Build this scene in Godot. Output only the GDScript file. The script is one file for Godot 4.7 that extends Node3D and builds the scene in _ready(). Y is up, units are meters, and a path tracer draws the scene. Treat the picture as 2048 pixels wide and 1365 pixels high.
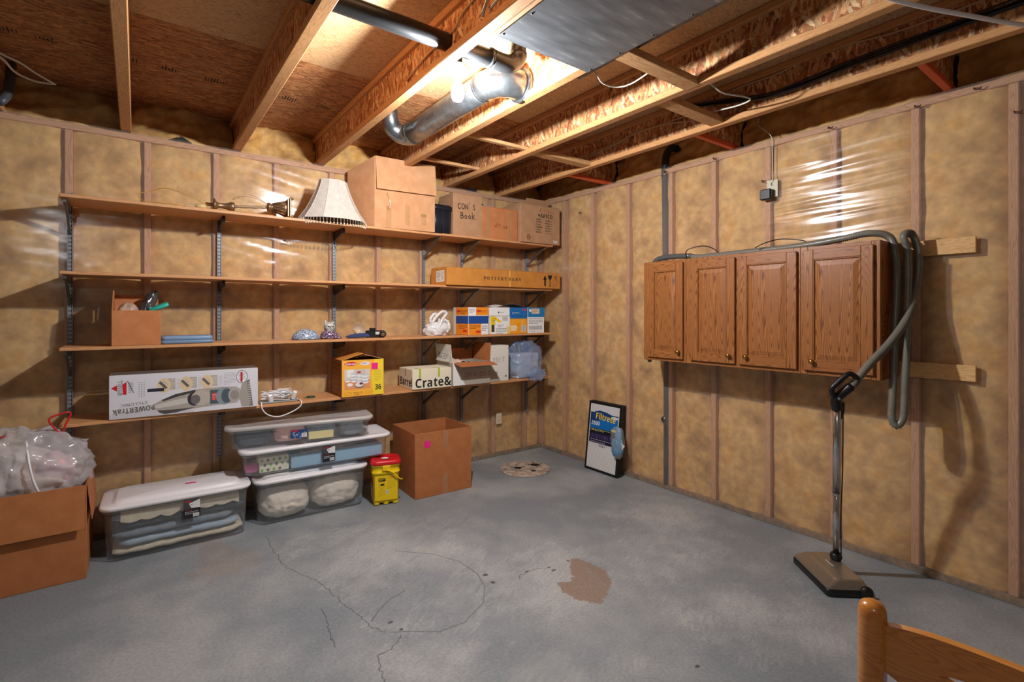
extends Node3D
# A basement storage corner: stud walls under clear film, open joists, shelves of boxes, oak wall cabinets.
# World: the room's corner is the origin; wall_back lies in z = 0, wall_right in x = 0, y is up.

var M := {}
var used_names := {}
var rnd := RandomNumberGenerator.new()
var V0 := Vector3.ZERO
const EYE := Vector3(-3.522, 1.465, 4.2)
const BULB := Vector3(-2.228, 2.573, 2.008)

func _ready():
	rnd.seed = 7
	make_view()
	make_materials()
	make_floor()
	make_ceiling()
	make_walls()
	make_ceiling_fittings()
	make_shelving()
	var first := get_child_count()
	make_shelf_one()
	make_shelf_two()
	make_shelf_three()
	make_shelf_four()
	settle(first)
	make_floor_things()
	make_cabinets()
	make_vacuum()
	make_wall_details()
	make_chair()

# ---------------------------------------------------------------- view and light
func make_view():
	var cam := Camera3D.new()
	cam.name = "camera"
	add_child(cam)
	cam.position = EYE
	cam.rotation = Vector3(0, -atan2(750.0, 1005.0), 0)
	var near := 0.05
	cam.set_frustum(near * 1365.0 / 1005.0, Vector2(0, -56.5 / 1005.0 * near), near, 60.0)
	cam.current = true
	var we := WorldEnvironment.new()
	we.name = "environment"
	var e := Environment.new()
	e.background_mode = Environment.BG_COLOR
	e.background_color = Color(0.02, 0.02, 0.02)
	e.ambient_light_source = Environment.AMBIENT_SOURCE_DISABLED
	e.tonemap_mode = Environment.TONE_MAPPER_LINEAR
	e.tonemap_exposure = EXPOSURE
	e.sdfgi_enabled = true
	e.ssao_enabled = true
	e.ssil_enabled = true
	we.environment = e
	add_child(we)

const EXPOSURE := 1.0
const LAMP_ENERGY := 4.2
const LAMP_COLOR := Color(0.965, 0.98, 1.0)

# the shelves are 5 cm deeper than the goods were first laid out for: bring the goods forward
func settle(first: int):
	for i in range(first, get_child_count()):
		var o: Node3D = get_child(i)
		var x := o.position.x
		if o is MeshInstance3D: x = (o.transform * o.mesh.get_aabb()).get_center().x
		if o.position.y > 2.66: continue
		o.position += Vector3(-0.0128 * (x + 3.522), 0, 0.05)

# ---------------------------------------------------------------- nodes
func numbered(nm: String) -> String:
	if not used_names.has(nm):
		used_names[nm] = 0
		return nm
	used_names[nm] += 1
	return "%s_%03d" % [nm, used_names[nm]]

func tag(o: Node, label: String, category: String, group := ""):
	o.set_meta("label", label)
	o.set_meta("category", category)
	if group != "":
		o.set_meta("group", group)

func thing(nm: String, label: String, category: String, at := Vector3.ZERO, turn := 0.0, group := "") -> Node3D:
	var o := Node3D.new()
	o.name = numbered(nm)
	add_child(o)
	o.position = at
	o.rotation.y = turn
	tag(o, label, category, group)
	return o

func setting(nm: String) -> Node3D:
	var o := Node3D.new()
	o.name = nm
	add_child(o)
	o.set_meta("kind", "structure")
	return o

func part(parent: Node, nm: String, mesh, mat: Material, xf := Transform3D()) -> MeshInstance3D:
	var o := MeshInstance3D.new()
	o.name = nm
	o.mesh = done(mesh) if mesh is SurfaceTool else mesh
	o.material_override = mat
	parent.add_child(o, true)
	o.transform = xf
	return o

func single(nm: String, mesh, mat: Material, label: String, category: String, xf := Transform3D(), group := "") -> MeshInstance3D:
	var o := part(self, numbered(nm), mesh, mat, xf)
	tag(o, label, category, group)
	return o

# ---------------------------------------------------------------- geometry
func ST(smooth := false) -> SurfaceTool:
	var s := SurfaceTool.new()
	s.begin(Mesh.PRIMITIVE_TRIANGLES)
	s.set_smooth_group(0 if smooth else -1)
	return s

func done(s: SurfaceTool) -> ArrayMesh:
	s.generate_normals()
	return s.commit()

func T(x: float, y: float, z: float, ry := 0.0, rx := 0.0, rz := 0.0) -> Transform3D:
	return Transform3D(Basis.from_euler(Vector3(rx, ry, rz)), Vector3(x, y, z))

func tri(s: SurfaceTool, a: Vector3, b: Vector3, c: Vector3):
	s.add_vertex(a); s.add_vertex(b); s.add_vertex(c)

# a flat polygon (fan) whose front looks away from the point «from»
func face(s: SurfaceTool, p: Array, from: Vector3):
	var mid := Vector3.ZERO
	for q in p: mid += q
	mid /= p.size()
	var n: Vector3 = (p[2] - p[0]).cross(p[1] - p[0])
	var flip := n.dot(mid - from) < 0
	for i in range(1, p.size() - 1):
		if flip: tri(s, p[0], p[i + 1], p[i])
		else: tri(s, p[0], p[i], p[i + 1])

# a box with chamfered edges
func box(s: SurfaceTool, c: Vector3, size: Vector3, bev := 0.0, b := Basis()):
	var h := size / 2
	bev = minf(bev, minf(h.x, minf(h.y, h.z)) * 0.9)
	if bev <= 0.0:
		for ax in 3:
			for sg in [-1.0, 1.0]:
				var p := []
				for k in [[-1, -1], [1, -1], [1, 1], [-1, 1]]:
					var q := Vector3.ZERO
					q[ax] = sg * h[ax]; q[(ax + 1) % 3] = k[0] * h[(ax + 1) % 3]; q[(ax + 2) % 3] = k[1] * h[(ax + 2) % 3]
					p.append(c + b * q)
				face(s, p, c)
		return
	var at := func(sg: Vector3, ax: int) -> Vector3:
		var q := Vector3(sg.x * h.x, sg.y * h.y, sg.z * h.z)
		for k in 3:
			if k != ax: q[k] -= sg[k] * bev
		return c + b * q
	for ax in 3:
		var u := (ax + 1) % 3
		var v := (ax + 2) % 3
		for sg in [-1.0, 1.0]:
			var p := []
			for k in [[-1, -1], [1, -1], [1, 1], [-1, 1]]:
				var g := Vector3.ZERO
				g[ax] = sg; g[u] = k[0]; g[v] = k[1]
				p.append(at.call(g, ax))
			face(s, p, c)
		for k in [[-1, -1], [1, -1], [1, 1], [-1, 1]]:
			var g1 := Vector3.ZERO
			g1[ax] = -1; g1[u] = k[0]; g1[v] = k[1]
			var g2 := g1
			g2[ax] = 1
			face(s, [at.call(g1, u), at.call(g2, u), at.call(g2, v), at.call(g1, v)], c)
	for x in [-1, 1]:
		for y in [-1, 1]:
			for z in [-1, 1]:
				var g := Vector3(x, y, z)
				face(s, [at.call(g, 0), at.call(g, 1), at.call(g, 2)], c)

func bx(size: Vector3, bev := 0.0, c := Vector3.ZERO) -> SurfaceTool:
	var s := ST()
	box(s, c, size, bev)
	return s

# stack of closed rings; rings run the same way round
func loft(s: SurfaceTool, rings: Array, cap0 := true, cap1 := true):
	var n: int = rings[0].size()
	for k in rings.size() - 1:
		var a: Array = rings[k]
		var b: Array = rings[k + 1]
		for i in n:
			var j := (i + 1) % n
			tri(s, a[i], b[j], b[i])
			tri(s, a[i], a[j], b[j])
	for e in [[cap0, 0], [cap1, rings.size() - 1]]:
		if e[0]:
			var r: Array = rings[e[1]]
			var mid := Vector3.ZERO
			for q in r: mid += q
			mid /= n
			for i in n:
				var j := (i + 1) % n
				if e[1] == 0: tri(s, mid, r[j], r[i])
				else: tri(s, mid, r[i], r[j])

# rounded rectangle in the xz plane at height y (runs so that loft upwards faces out)
func rr(w: float, d: float, r: float, y: float, n := 5) -> Array:
	var out := []
	r = minf(r, minf(w, d) / 2 - 0.0001)
	for q in 4:
		var cx: float = [1, -1, -1, 1][q] * (w / 2 - r)
		var cz: float = [1, 1, -1, -1][q] * (d / 2 - r)
		for i in n + 1:
			var a := (q + float(i) / n) * PI / 2
			out.append(Vector3(cx + cos(a) * r, y, cz + sin(a) * r))
	return out

# lathe about y: profile of (radius, y) from the bottom up
func lathe(s: SurfaceTool, prof: Array, seg := 20, xf := Transform3D()):
	var rings := []
	for p in prof:
		var r := []
		for i in seg:
			var a := TAU * i / seg
			r.append(xf * Vector3(cos(a) * p.x, p.y, sin(a) * p.x))
		rings.append(r)
	loft(s, rings)

func curve(pts: Array, step := 0.03) -> PackedVector3Array:
	var c := Curve3D.new()
	c.bake_interval = step
	for i in pts.size():
		var a: Vector3 = pts[maxi(i - 1, 0)]
		var b: Vector3 = pts[mini(i + 1, pts.size() - 1)]
		var t := (b - a) / 6.0
		if i > 0: t = t.limit_length(pts[i].distance_to(pts[i - 1]) * 0.5)
		c.add_point(pts[i], -t, t)
	return c.get_baked_points()

# tube along points; radius a number or a function of (index, distance)
func tube(s: SurfaceTool, pts, rad, seg := 8, caps := true):
	var rings := []
	var up := Vector3.UP
	var dist := 0.0
	for i in pts.size():
		var d: Vector3 = (pts[mini(i + 1, pts.size() - 1)] - pts[maxi(i - 1, 0)]).normalized()
		if i == 0 and absf(d.dot(up)) > 0.9: up = Vector3.RIGHT
		var x := d.cross(up).normalized()
		up = x.cross(d).normalized()
		if i > 0: dist += pts[i].distance_to(pts[i - 1])
		var r: float = rad.call(i, dist) if rad is Callable else rad
		var ring := []
		for k in seg:
			var a := TAU * k / seg
			ring.append(pts[i] + (x * cos(a) + up * sin(a)) * r)
		rings.append(ring)
	loft(s, rings, caps, caps)

# polygon in xy pushed along z by depth
func prism(s: SurfaceTool, poly: PackedVector2Array, depth: float, xf := Transform3D()):
	var area := 0.0
	for i in poly.size(): area += poly[i].cross(poly[(i + 1) % poly.size()])
	if area > 0.0: poly.reverse()
	var idx := Geometry2D.triangulate_polygon(poly)
	var h := depth / 2
	for k in range(0, idx.size(), 3):
		var a := poly[idx[k]]; var b := poly[idx[k + 1]]; var c := poly[idx[k + 2]]
		if (b - a).cross(c - a) > 0:
			var t := b; b = c; c = t
		tri(s, xf * Vector3(a.x, a.y, h), xf * Vector3(b.x, b.y, h), xf * Vector3(c.x, c.y, h))
		tri(s, xf * Vector3(a.x, a.y, -h), xf * Vector3(c.x, c.y, -h), xf * Vector3(b.x, b.y, -h))
	for i in poly.size():
		var a := poly[i]; var b := poly[(i + 1) % poly.size()]
		var p := xf * Vector3(a.x, a.y, h); var q := xf * Vector3(b.x, b.y, h)
		var p2 := xf * Vector3(a.x, a.y, -h); var q2 := xf * Vector3(b.x, b.y, -h)
		tri(s, p, p2, q2)
		tri(s, p, q2, q)

# a sheet of (nu+1)x(nv+1) points given by f(u, v)
func sheet(s: SurfaceTool, nu: int, nv: int, f: Callable, flip := false):
	var g := []
	for j in nv + 1:
		var row := PackedVector3Array()
		for i in nu + 1: row.append(f.call(float(i) / nu, float(j) / nv))
		g.append(row)
	for j in nv:
		for i in nu:
			var a: Vector3 = g[j][i]; var b: Vector3 = g[j][i + 1]; var c: Vector3 = g[j + 1][i + 1]; var d: Vector3 = g[j + 1][i]
			if flip:
				tri(s, a, b, c); tri(s, a, c, d)
			else:
				tri(s, a, c, b); tri(s, a, d, c)

func noise(sd: int, freq: float, oct := 3, ridged := false) -> FastNoiseLite:
	var n := FastNoiseLite.new()
	n.seed = sd
	n.noise_type = FastNoiseLite.TYPE_SIMPLEX_SMOOTH
	n.frequency = freq
	n.fractal_type = FastNoiseLite.FRACTAL_RIDGED if ridged else FastNoiseLite.FRACTAL_FBM
	n.fractal_octaves = oct
	return n

# a lumpy closed body: superellipsoid of half sizes r and roundness p, pushed about by noise
func blob(s: SurfaceTool, c: Vector3, r: Vector3, p := 2.0, amp := 0.1, freq := 6.0, sd := 1, nu := 28, nv := 18, ridged := false, floor_y := -99.0):
	var n := noise(sd, freq, 3, ridged)
	var rings := []
	for j in nv + 1:
		var th := PI * (0.02 + 0.96 * j / nv)
		var ring := []
		for i in nu:
			var a := TAU * i / nu
			var d := Vector3(sin(th) * cos(a), -cos(th), sin(th) * sin(a))
			var k := pow(pow(absf(d.x), p) + pow(absf(d.y), p) + pow(absf(d.z), p), -1.0 / p)
			var q := Vector3(d.x * r.x, d.y * r.y, d.z * r.z) * k
			var w := n.get_noise_3dv(q + c)
			q *= 1.0 + amp * w
			q += c
			q.y = maxf(q.y, floor_y)
			ring.append(q)
		rings.append(ring)
	loft(s, rings)

# ---------------------------------------------------------------- lettering
var fonts := {}
func font(bold := false, serif := false, italic := false) -> SystemFont:
	var key := "%s%s%s" % [bold, serif, italic]
	if not fonts.has(key):
		var f := SystemFont.new()
		f.font_names = PackedStringArray(["Droid Serif" if serif else "Droid Sans"])
		f.font_weight = 700 if bold else 400
		f.font_italic = italic
		fonts[key] = f
	return fonts[key]

# words w wide and h high, middle at xf, reading along xf's x axis and facing its z axis
func words(parent: Node, txt: String, w: float, h: float, mat: Material, xf: Transform3D, bold := false, serif := false, nm := "printed_lettering") -> MeshInstance3D:
	var t := TextMesh.new()
	t.text = txt
	t.font = font(bold, serif)
	t.font_size = 32
	t.pixel_size = 0.01
	t.depth = 0.0
	t.curve_step = 2.0
	var b := t.get_aabb()
	var sx := w / maxf(b.size.x, 0.001)
	var sy := h / maxf(b.size.y, 0.001)
	var m := part(parent, nm, t, mat)
	var c := b.get_center()
	m.transform = xf * Transform3D(Basis.from_scale(Vector3(sx, sy, 1)), Vector3(-c.x * sx, -c.y * sy, 0.0007))
	return m

# handwriting: polylines on a 4 x 6 grid
const PEN := {
	"C": [[3.6, 5, 2, 6, 0.4, 4, 0.4, 2, 1.6, 0, 3.6, 1]], "O": [[2, 6, 0.4, 4.5, 0.4, 1.5, 2, 0, 3.6, 1.5, 3.6, 4.5, 2, 6]],
	"N": [[0.3, 0, 0.5, 5, 3, 0.5, 3.4, 5.4]], "'": [[1, 7.6, 0.8, 6.2]], "S": [[3, 5, 1.6, 5.6, 1, 4.2, 2.8, 2.4, 2.2, 0.4, 0.5, 0.8]],
	"B": [[0.5, 0, 0.7, 6, 3, 5.4, 2.6, 3.4, 0.8, 3, 3.4, 2.4, 3, 0.3, 0.5, 0]], "o": [[2, 3.6, 0.6, 2.4, 1, 0.3, 2.6, 0.1, 3.2, 2, 2, 3.6]],
	"k": [[0.6, 0, 0.8, 6.4], [3, 4, 0.8, 2, 3.4, 0]], "f": [[3, 5.6, 1.8, 6, 1.4, 4, 1.2, 0], [0.3, 3, 2.6, 3.2]], "F": [[0.6, 0, 0.8, 6, 3.4, 6.2], [0.6, 3, 2.6, 3.2]],
	"i": [[1.5, 3.6, 1.4, 0]], "c": [[3, 3, 1.6, 3.8, 0.6, 1.8, 1.6, 0, 3.2, 0.6]], "e": [[0.6, 1.8, 3, 2.2, 2.4, 3.6, 1, 3.4, 0.6, 1, 2, 0, 3.4, 0.8]],
	"K": [[0.6, 0, 0.8, 6], [3.4, 6, 0.8, 2.6, 3.6, 0]], "t": [[1.6, 6, 1.4, 0.4, 2.6, 0.2], [0.4, 4, 3, 4.2]], "h": [[0.6, 0, 0.8, 6], [0.7, 2.4, 2.2, 3.6, 3, 2.4, 3, 0]],
	"n": [[0.6, 3.6, 0.6, 0], [0.6, 2.4, 2.2, 3.6, 3, 2.4, 3, 0]], "2": [[0.5, 4.6, 2, 6, 3.2, 4.6, 0.4, 0, 3.6, 0.2]], "0": [[2, 6, 0.5, 4, 0.8, 0.8, 2.2, 0, 3.5, 2, 3.2, 5, 2, 6]],
	"1": [[1.6, 6, 1.6, 0]], "7": [[0.4, 5.8, 3.4, 6, 1.4, 0]], "4": [[2.6, 0, 2.6, 6, 0.3, 2, 3.6, 2]], "3": [[0.6, 5.6, 3, 5.8, 1.6, 3.4, 3.4, 2, 2, 0, 0.4, 0.6]],
	"-": [[0.6, 2.8, 3.2, 3]], "r": [[0.6, 3.6, 0.8, 0], [0.7, 2.4, 2.8, 3.6]], "5": [[3.4, 6, 0.8, 6, 0.7, 3.4, 2.8, 3.6, 3, 0.8, 0.5, 0.2]], " ": []}

func pen(parent: Node, txt: String, h: float, mat: Material, xf: Transform3D, thick := 0.003) -> MeshInstance3D:
	var s := ST()
	var x := 0.0
	var u := h / 6.0
	for ch in txt:
		for line in PEN.get(ch, []):
			for i in range(0, line.size() - 2, 2):
				var a := Vector2((x + line[i]) * u, line[i + 1] * u)
				var b := Vector2((x + line[i + 2]) * u, line[i + 3] * u)
				var d := (b - a).normalized() * thick / 2
				var n := Vector2(-d.y, d.x)
				a -= d; b += d
				face(s, [Vector3(a.x + n.x, a.y + n.y, 0), Vector3(b.x + n.x, b.y + n.y, 0), Vector3(b.x - n.x, b.y - n.y, 0), Vector3(a.x - n.x, a.y - n.y, 0)], Vector3(0, 0, -1))
		x += 4.6
	return part(parent, "handwriting", s, mat, xf * Transform3D(Basis(), Vector3(-x * u / 2, -h / 2, 0.0008)))

# ---------------------------------------------------------------- printing: a picture filled with flat shapes
func canvas(w: int, h: int, c: Color) -> Image:
	var im := Image.create_empty(w, h, false, Image.FORMAT_RGBA8)
	im.fill(c)
	return im

func rect(im: Image, x: float, y: float, w: float, h: float, c: Color):
	im.fill_rect(Rect2i(int(x), int(y), maxi(1, int(w)), maxi(1, int(h))), c)

func oval(im: Image, cx: float, cy: float, rx: float, ry: float, c: Color):
	for y in range(maxi(0, int(cy - ry)), mini(im.get_height(), int(cy + ry) + 1)):
		var k := 1.0 - pow((y - cy) / ry, 2)
		if k > 0:
			var half := sqrt(k) * rx
			im.fill_rect(Rect2i(int(cx - half), y, maxi(1, int(half * 2)), 1), c)

func shape(im: Image, p: Array, c: Color):
	var lo := 1e9
	var hi := -1e9
	for i in range(1, p.size(), 2):
		lo = minf(lo, p[i]); hi = maxf(hi, p[i])
	var n := p.size() / 2
	for y in range(maxi(0, int(lo)), mini(im.get_height(), int(hi) + 1)):
		var xs := []
		for i in n:
			var x0: float = p[i * 2]; var y0: float = p[i * 2 + 1]
			var j := (i + 1) % n
			var x1: float = p[j * 2]; var y1: float = p[j * 2 + 1]
			if (y0 <= y) != (y1 <= y): xs.append(x0 + (y - y0) / (y1 - y0) * (x1 - x0))
		xs.sort()
		for k in range(0, xs.size() - 1, 2):
			im.fill_rect(Rect2i(int(xs[k]), y, maxi(1, int(xs[k + 1] - xs[k])), 1), c)

func stroke(im: Image, p: Array, th: float, c: Color):
	for i in range(0, p.size() - 2, 2):
		var a := Vector2(p[i], p[i + 1]); var b := Vector2(p[i + 2], p[i + 3])
		var n := (b - a).orthogonal().normalized() * th / 2
		shape(im, [a.x + n.x, a.y + n.y, b.x + n.x, b.y + n.y, b.x - n.x, b.y - n.y, a.x - n.x, a.y - n.y], c)

# lines of small print too fine to read
func small_print(im: Image, x: float, y: float, w: float, lines: int, pitch: float, c: Color):
	for k in lines:
		var u := 0.0
		while u < w * (1.0 if k < lines - 1 else 0.6):
			var l := rnd.randf_range(0.03, 0.12) * w
			rect(im, x + u, y + k * pitch, minf(l, w - u), pitch * 0.45, c)
			u += l + w * 0.025

func bars(im: Image, x: float, y: float, w: float, h: float):
	rect(im, x, y, w, h, Color.WHITE)
	var u := 2.0
	while u < w - 3:
		var l := rnd.randf_range(1, 3.5)
		rect(im, x + u, y + 2, l, h - 4, Color(0.08, 0.08, 0.08))
		u += l + rnd.randf_range(1, 3.5)

func printed(im: Image, rough := 0.6) -> StandardMaterial3D:
	var m := StandardMaterial3D.new()
	m.albedo_texture = ImageTexture.create_from_image(im)
	m.roughness = rough
	m.texture_repeat = false
	return m

# a printed sheet w x h glued on at xf (faces xf's z axis)
func sticker(parent: Node, nm: String, w: float, h: float, mat: Material, xf: Transform3D, off := 0.0006) -> MeshInstance3D:
	var q := QuadMesh.new()
	q.size = Vector2(w, h)
	return part(parent, nm, q, mat, xf * Transform3D(Basis(), Vector3(0, 0, off)))

# ---------------------------------------------------------------- materials
func plain(c: Color, rough := 0.7, metal := 0.0, spec := 0.5) -> StandardMaterial3D:
	var m := StandardMaterial3D.new()
	m.albedo_color = c
	m.roughness = rough
	m.metallic = metal
	m.metallic_specular = spec
	return m

func film(c: Color, alpha: float, rough := 0.12) -> StandardMaterial3D:
	var m := plain(c, rough)
	m.transparency = BaseMaterial3D.TRANSPARENCY_ALPHA
	m.albedo_color.a = alpha
	m.cull_mode = BaseMaterial3D.CULL_DISABLED
	return m

# grey picture of a repeating noise, as bytes
func field(n: FastNoiseLite, w: int, h := 0) -> PackedByteArray:
	var im := n.get_seamless_image(w, h if h else w)
	im.convert(Image.FORMAT_L8)
	return im.get_data()

# colours looked up by a noise, with a second, finer noise over them
func mapped(size: int, coarse: FastNoiseLite, ramp: Gradient, fine: FastNoiseLite, share: float, bands := 1.0) -> ImageTexture:
	var a := field(coarse, size)
	var b := field(fine, size)
	var out := PackedByteArray()
	out.resize(size * size * 3)
	var look := []
	for i in 256:
		look.append(ramp.sample(fposmod(i / 255.0 * bands, 1.0) if bands > 1.0 else i / 255.0))
	for i in size * size:
		var c: Color = look[a[i]]
		var k := 255.0 * (1.0 + share * (b[i] / 127.5 - 1.0))
		out[i * 3] = clampi(int(c.r * k), 0, 255)
		out[i * 3 + 1] = clampi(int(c.g * k), 0, 255)
		out[i * 3 + 2] = clampi(int(c.b * k), 0, 255)
	return ImageTexture.create_from_image(Image.create_from_data(size, size, false, Image.FORMAT_RGB8, out))

func ramp(stops: Array) -> Gradient:
	var g := Gradient.new()
	g.offsets = PackedFloat32Array(stops.map(func(s): return s[0]))
	g.colors = PackedColorArray(stops.map(func(s): return s[1]))
	return g

func wrapped(t: Texture2D, scale: Vector3, rough := 0.7, tint := Color.WHITE, in_world := true) -> StandardMaterial3D:
	var m := plain(tint, rough)
	m.albedo_texture = t
	m.uv1_triplanar = true
	m.uv1_world_triplanar = in_world
	m.uv1_triplanar_sharpness = 8.0
	m.uv1_scale = scale
	return m

func relief(m: StandardMaterial3D, n: FastNoiseLite, cm: float, size := 256):
	var im := n.get_seamless_image(size, size)
	m.heightmap_enabled = true
	m.heightmap_texture = ImageTexture.create_from_image(im)
	m.heightmap_scale = cm

# oriented strand board: flakes laid one over another, mostly along the picture's x
func strand_board(sd: int, size: int, flakes: int, lmin: float, lmax: float, wmin: float, wmax: float, lean: float, colours: Array) -> ImageTexture:
	var r := RandomNumberGenerator.new()
	r.seed = sd
	var im := canvas(size, size, colours[0])
	for k in flakes:
		var l := r.randf_range(lmin, lmax)
		var w := r.randf_range(wmin, wmax)
		var a := r.randfn(0.0, lean)
		var c: Color = colours[r.randi() % colours.size()]
		var v := r.randf_range(0.82, 1.1)
		c = Color(c.r * v, c.g * v, c.b * v)
		var x0 := r.randf() * size
		var y0 := r.randf() * size
		var slope := tan(clampf(a, -1.2, 1.2))
		var nx := int(l * cos(clampf(a, -1.2, 1.2))) + 1
		var skew := r.randf_range(-1.5, 1.5)
		for i in nx:
			var grow := minf(1.0, minf(i, nx - i) / (w * 0.6 + 1.0) + 0.25)
			var x := posmod(int(x0 + i + skew), size)
			var y := posmod(int(y0 + i * slope - w * grow / 2), size)
			var cc := c.darkened(0.12) if (i * 7 + k) % 23 == 0 else c
			im.fill_rect(Rect2i(x, y, 1, maxi(1, int(w * grow))), cc)
		if k % 3 == 0:
			for i in nx:
				im.fill_rect(Rect2i(posmod(int(x0 + i), size), posmod(int(y0 + i * slope + w / 2), size), 1, 1), c.darkened(0.4))
	return ImageTexture.create_from_image(im)

func C(r: int, g: int, b: int) -> Color:
	return Color(r / 255.0, g / 255.0, b / 255.0)

func make_materials():
	# oriented strand board of joist webs and subfloor
	var web := strand_board(3, 1024, 4200, 30, 90, 6, 24, 0.4, [C(210, 154, 100), C(220, 170, 116), C(194, 130, 78), C(230, 190, 140), C(170, 102, 58), C(214, 160, 106), C(196, 122, 70), C(154, 90, 52)])
	var webt := web.get_image()
	webt.rotate_90(CLOCKWISE)
	M.osb_web = wrapped(ImageTexture.create_from_image(webt), Vector3(1.0, 1.0, 1.0), 0.75)
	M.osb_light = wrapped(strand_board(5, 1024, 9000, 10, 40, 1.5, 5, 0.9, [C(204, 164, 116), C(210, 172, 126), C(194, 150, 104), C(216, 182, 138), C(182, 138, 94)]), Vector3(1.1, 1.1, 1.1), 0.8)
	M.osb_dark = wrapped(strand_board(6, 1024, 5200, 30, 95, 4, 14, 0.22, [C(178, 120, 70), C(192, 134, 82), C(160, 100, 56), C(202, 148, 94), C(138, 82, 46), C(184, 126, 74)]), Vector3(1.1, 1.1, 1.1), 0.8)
	# sawn softwood, grain along z, x or y
	var wood_noise := noise(11, 0.012, 2)
	var grain := noise(12, 0.09, 3)
	var soft := ramp([[0.0, C(206, 156, 104)], [0.45, C(218, 170, 118)], [0.8, C(200, 146, 94)], [0.93, C(176, 118, 70)], [1.0, C(206, 156, 104)]])
	var softwood := mapped(512, wood_noise, soft, grain, 0.08, 7.0)
	M.pine_z = wrapped(softwood, Vector3(3, 3, 0.25), 0.75)
	M.pine_x = wrapped(softwood, Vector3(0.25, 3, 3), 0.75)
	M.flange = wrapped(softwood, Vector3(7, 9, 0.3), 0.75, C(246, 236, 222))
	var fir := mapped(512, wood_noise, ramp([[0.0, C(192, 144, 108)], [0.45, C(204, 156, 120)], [0.8, C(188, 138, 102)], [0.93, C(166, 116, 82)], [1.0, C(192, 144, 108)]]), grain, 0.06, 7.0)
	M.stud_y = wrapped(fir, Vector3(4, 0.25, 4), 0.85)
	M.plate_x = wrapped(fir, Vector3(0.25, 4, 4), 0.85)
	M.plate_z = wrapped(fir, Vector3(4, 4, 0.25), 0.85)
	M.sill = wrapped(mapped(256, noise(17, 0.02, 4), ramp([[0.0, C(96, 82, 66)], [0.5, C(132, 108, 84)], [1.0, C(156, 124, 94)]]), grain, 0.15), Vector3(1, 1, 1), 0.9)
	M.cleat = wrapped(mapped(512, noise(15, 0.014, 2), ramp([[0.0, C(234, 190, 130)], [0.6, C(226, 178, 116)], [0.92, C(206, 148, 86)], [1.0, C(234, 190, 130)]]), grain, 0.05, 6.0), Vector3(4, 4, 0.35), 0.6)
	# stained oak: contour lines of a stretched noise
	var oak_ramp := ramp([[0.0, C(158, 100, 52)], [0.5, C(168, 110, 58)], [0.72, C(144, 86, 42)], [0.84, C(98, 54, 26)], [0.92, C(128, 74, 38)], [1.0, C(158, 100, 52)]])
	var oak := mapped(1024, noise(21, 0.0032, 2), oak_ramp, noise(22, 0.12, 3), 0.10, 13.0)
	M.oak_y = wrapped(oak, Vector3(3.0, 0.2, 3.0), 0.38)
	M.oak_z = wrapped(oak, Vector3(3.0, 3.0, 0.2), 0.38)
	M.oak_side = wrapped(oak, Vector3(0.5, 0.3, 0.5), 0.42, C(255, 226, 170))
	M.shelf = wrapped(mapped(512, noise(25, 0.008, 2), ramp([[0.0, C(206, 148, 98)], [0.5, C(214, 158, 108)], [0.8, C(192, 134, 84)], [1.0, C(206, 148, 98)]]), noise(26, 0.1, 2), 0.06, 9.0), Vector3(0.22, 5, 4), 0.5)
	M.chair = wrapped(mapped(512, noise(27, 0.007, 2), ramp([[0.0, C(198, 126, 50)], [0.5, C(206, 134, 56)], [0.85, C(182, 108, 40)], [1.0, C(198, 126, 50)]]), noise(28, 0.11, 2), 0.05, 7.0), Vector3(4, 4, 0.6), 0.28)
	M.chair.clearcoat_enabled = true
	M.chair.clearcoat = 0.6
	M.chair.clearcoat_roughness = 0.15
	# glass wool
	M.wool = wrapped(mapped(1024, noise(31, 0.0045, 5), ramp([[0.0, C(156, 116, 68)], [0.22, C(186, 142, 84)], [0.42, C(204, 160, 98)], [0.6, C(212, 170, 108)], [0.8, C(210, 158, 84)], [1.0, C(190, 148, 92)]]), noise(32, 0.02, 5), 0.10), Vector3(0.6, 0.6, 0.6), 0.95)
	relief(M.wool, noise(33, 0.012, 4), 1.0, 512)
	M.wool.uv1_triplanar_sharpness = 4.0
	# films and clear plastics
	M.film = film(C(240, 226, 208), 0.10, 0.17)
	M.tote_clear = film(C(214, 220, 224), 0.13, 0.14)
	M.tote_grey = film(C(206, 212, 216), 0.17, 0.15)
	M.lid_clear = film(C(236, 232, 230), 0.5, 0.25)
	M.bag_white = film(C(230, 228, 230), 0.4, 0.15)
	M.bag_blue = film(C(150, 178, 218), 0.36, 0.14)
	M.bag_shop = film(C(250, 248, 248), 0.72, 0.22)
	M.clear = film(C(235, 240, 240), 0.12, 0.05)
	# metals
	M.galvanized = wrapped(mapped(256, noise(41, 0.03, 3), ramp([[0.0, C(112, 117, 120)], [0.5, C(128, 133, 136)], [1.0, C(150, 154, 156)]]), noise(42, 0.2, 2), 0.06), Vector3(2, 2, 2), 0.3)
	M.galvanized.metallic = 0.9
	M.sheet_metal = wrapped(mapped(512, noise(43, 0.006, 4), ramp([[0.0, C(104, 108, 112)], [0.5, C(124, 128, 132)], [0.8, C(136, 140, 144)], [1.0, C(176, 180, 182)]]), noise(44, 0.2, 2), 0.08), Vector3(1.0, 1.0, 5.0), 0.42)
	M.sheet_metal.metallic = 0.6
	M.zinc = plain(C(142, 148, 154), 0.42, 0.35)
	M.bracket = plain(C(70, 66, 62), 0.45, 0.7)
	M.bracket_grey = plain(C(124, 122, 118), 0.42, 0.75)
	M.chrome = plain(C(205, 205, 205), 0.16, 1.0)
	M.brass = plain(C(190, 150, 82), 0.22, 1.0)
	M.bronze = plain(C(150, 118, 86), 0.36, 0.7)
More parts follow.
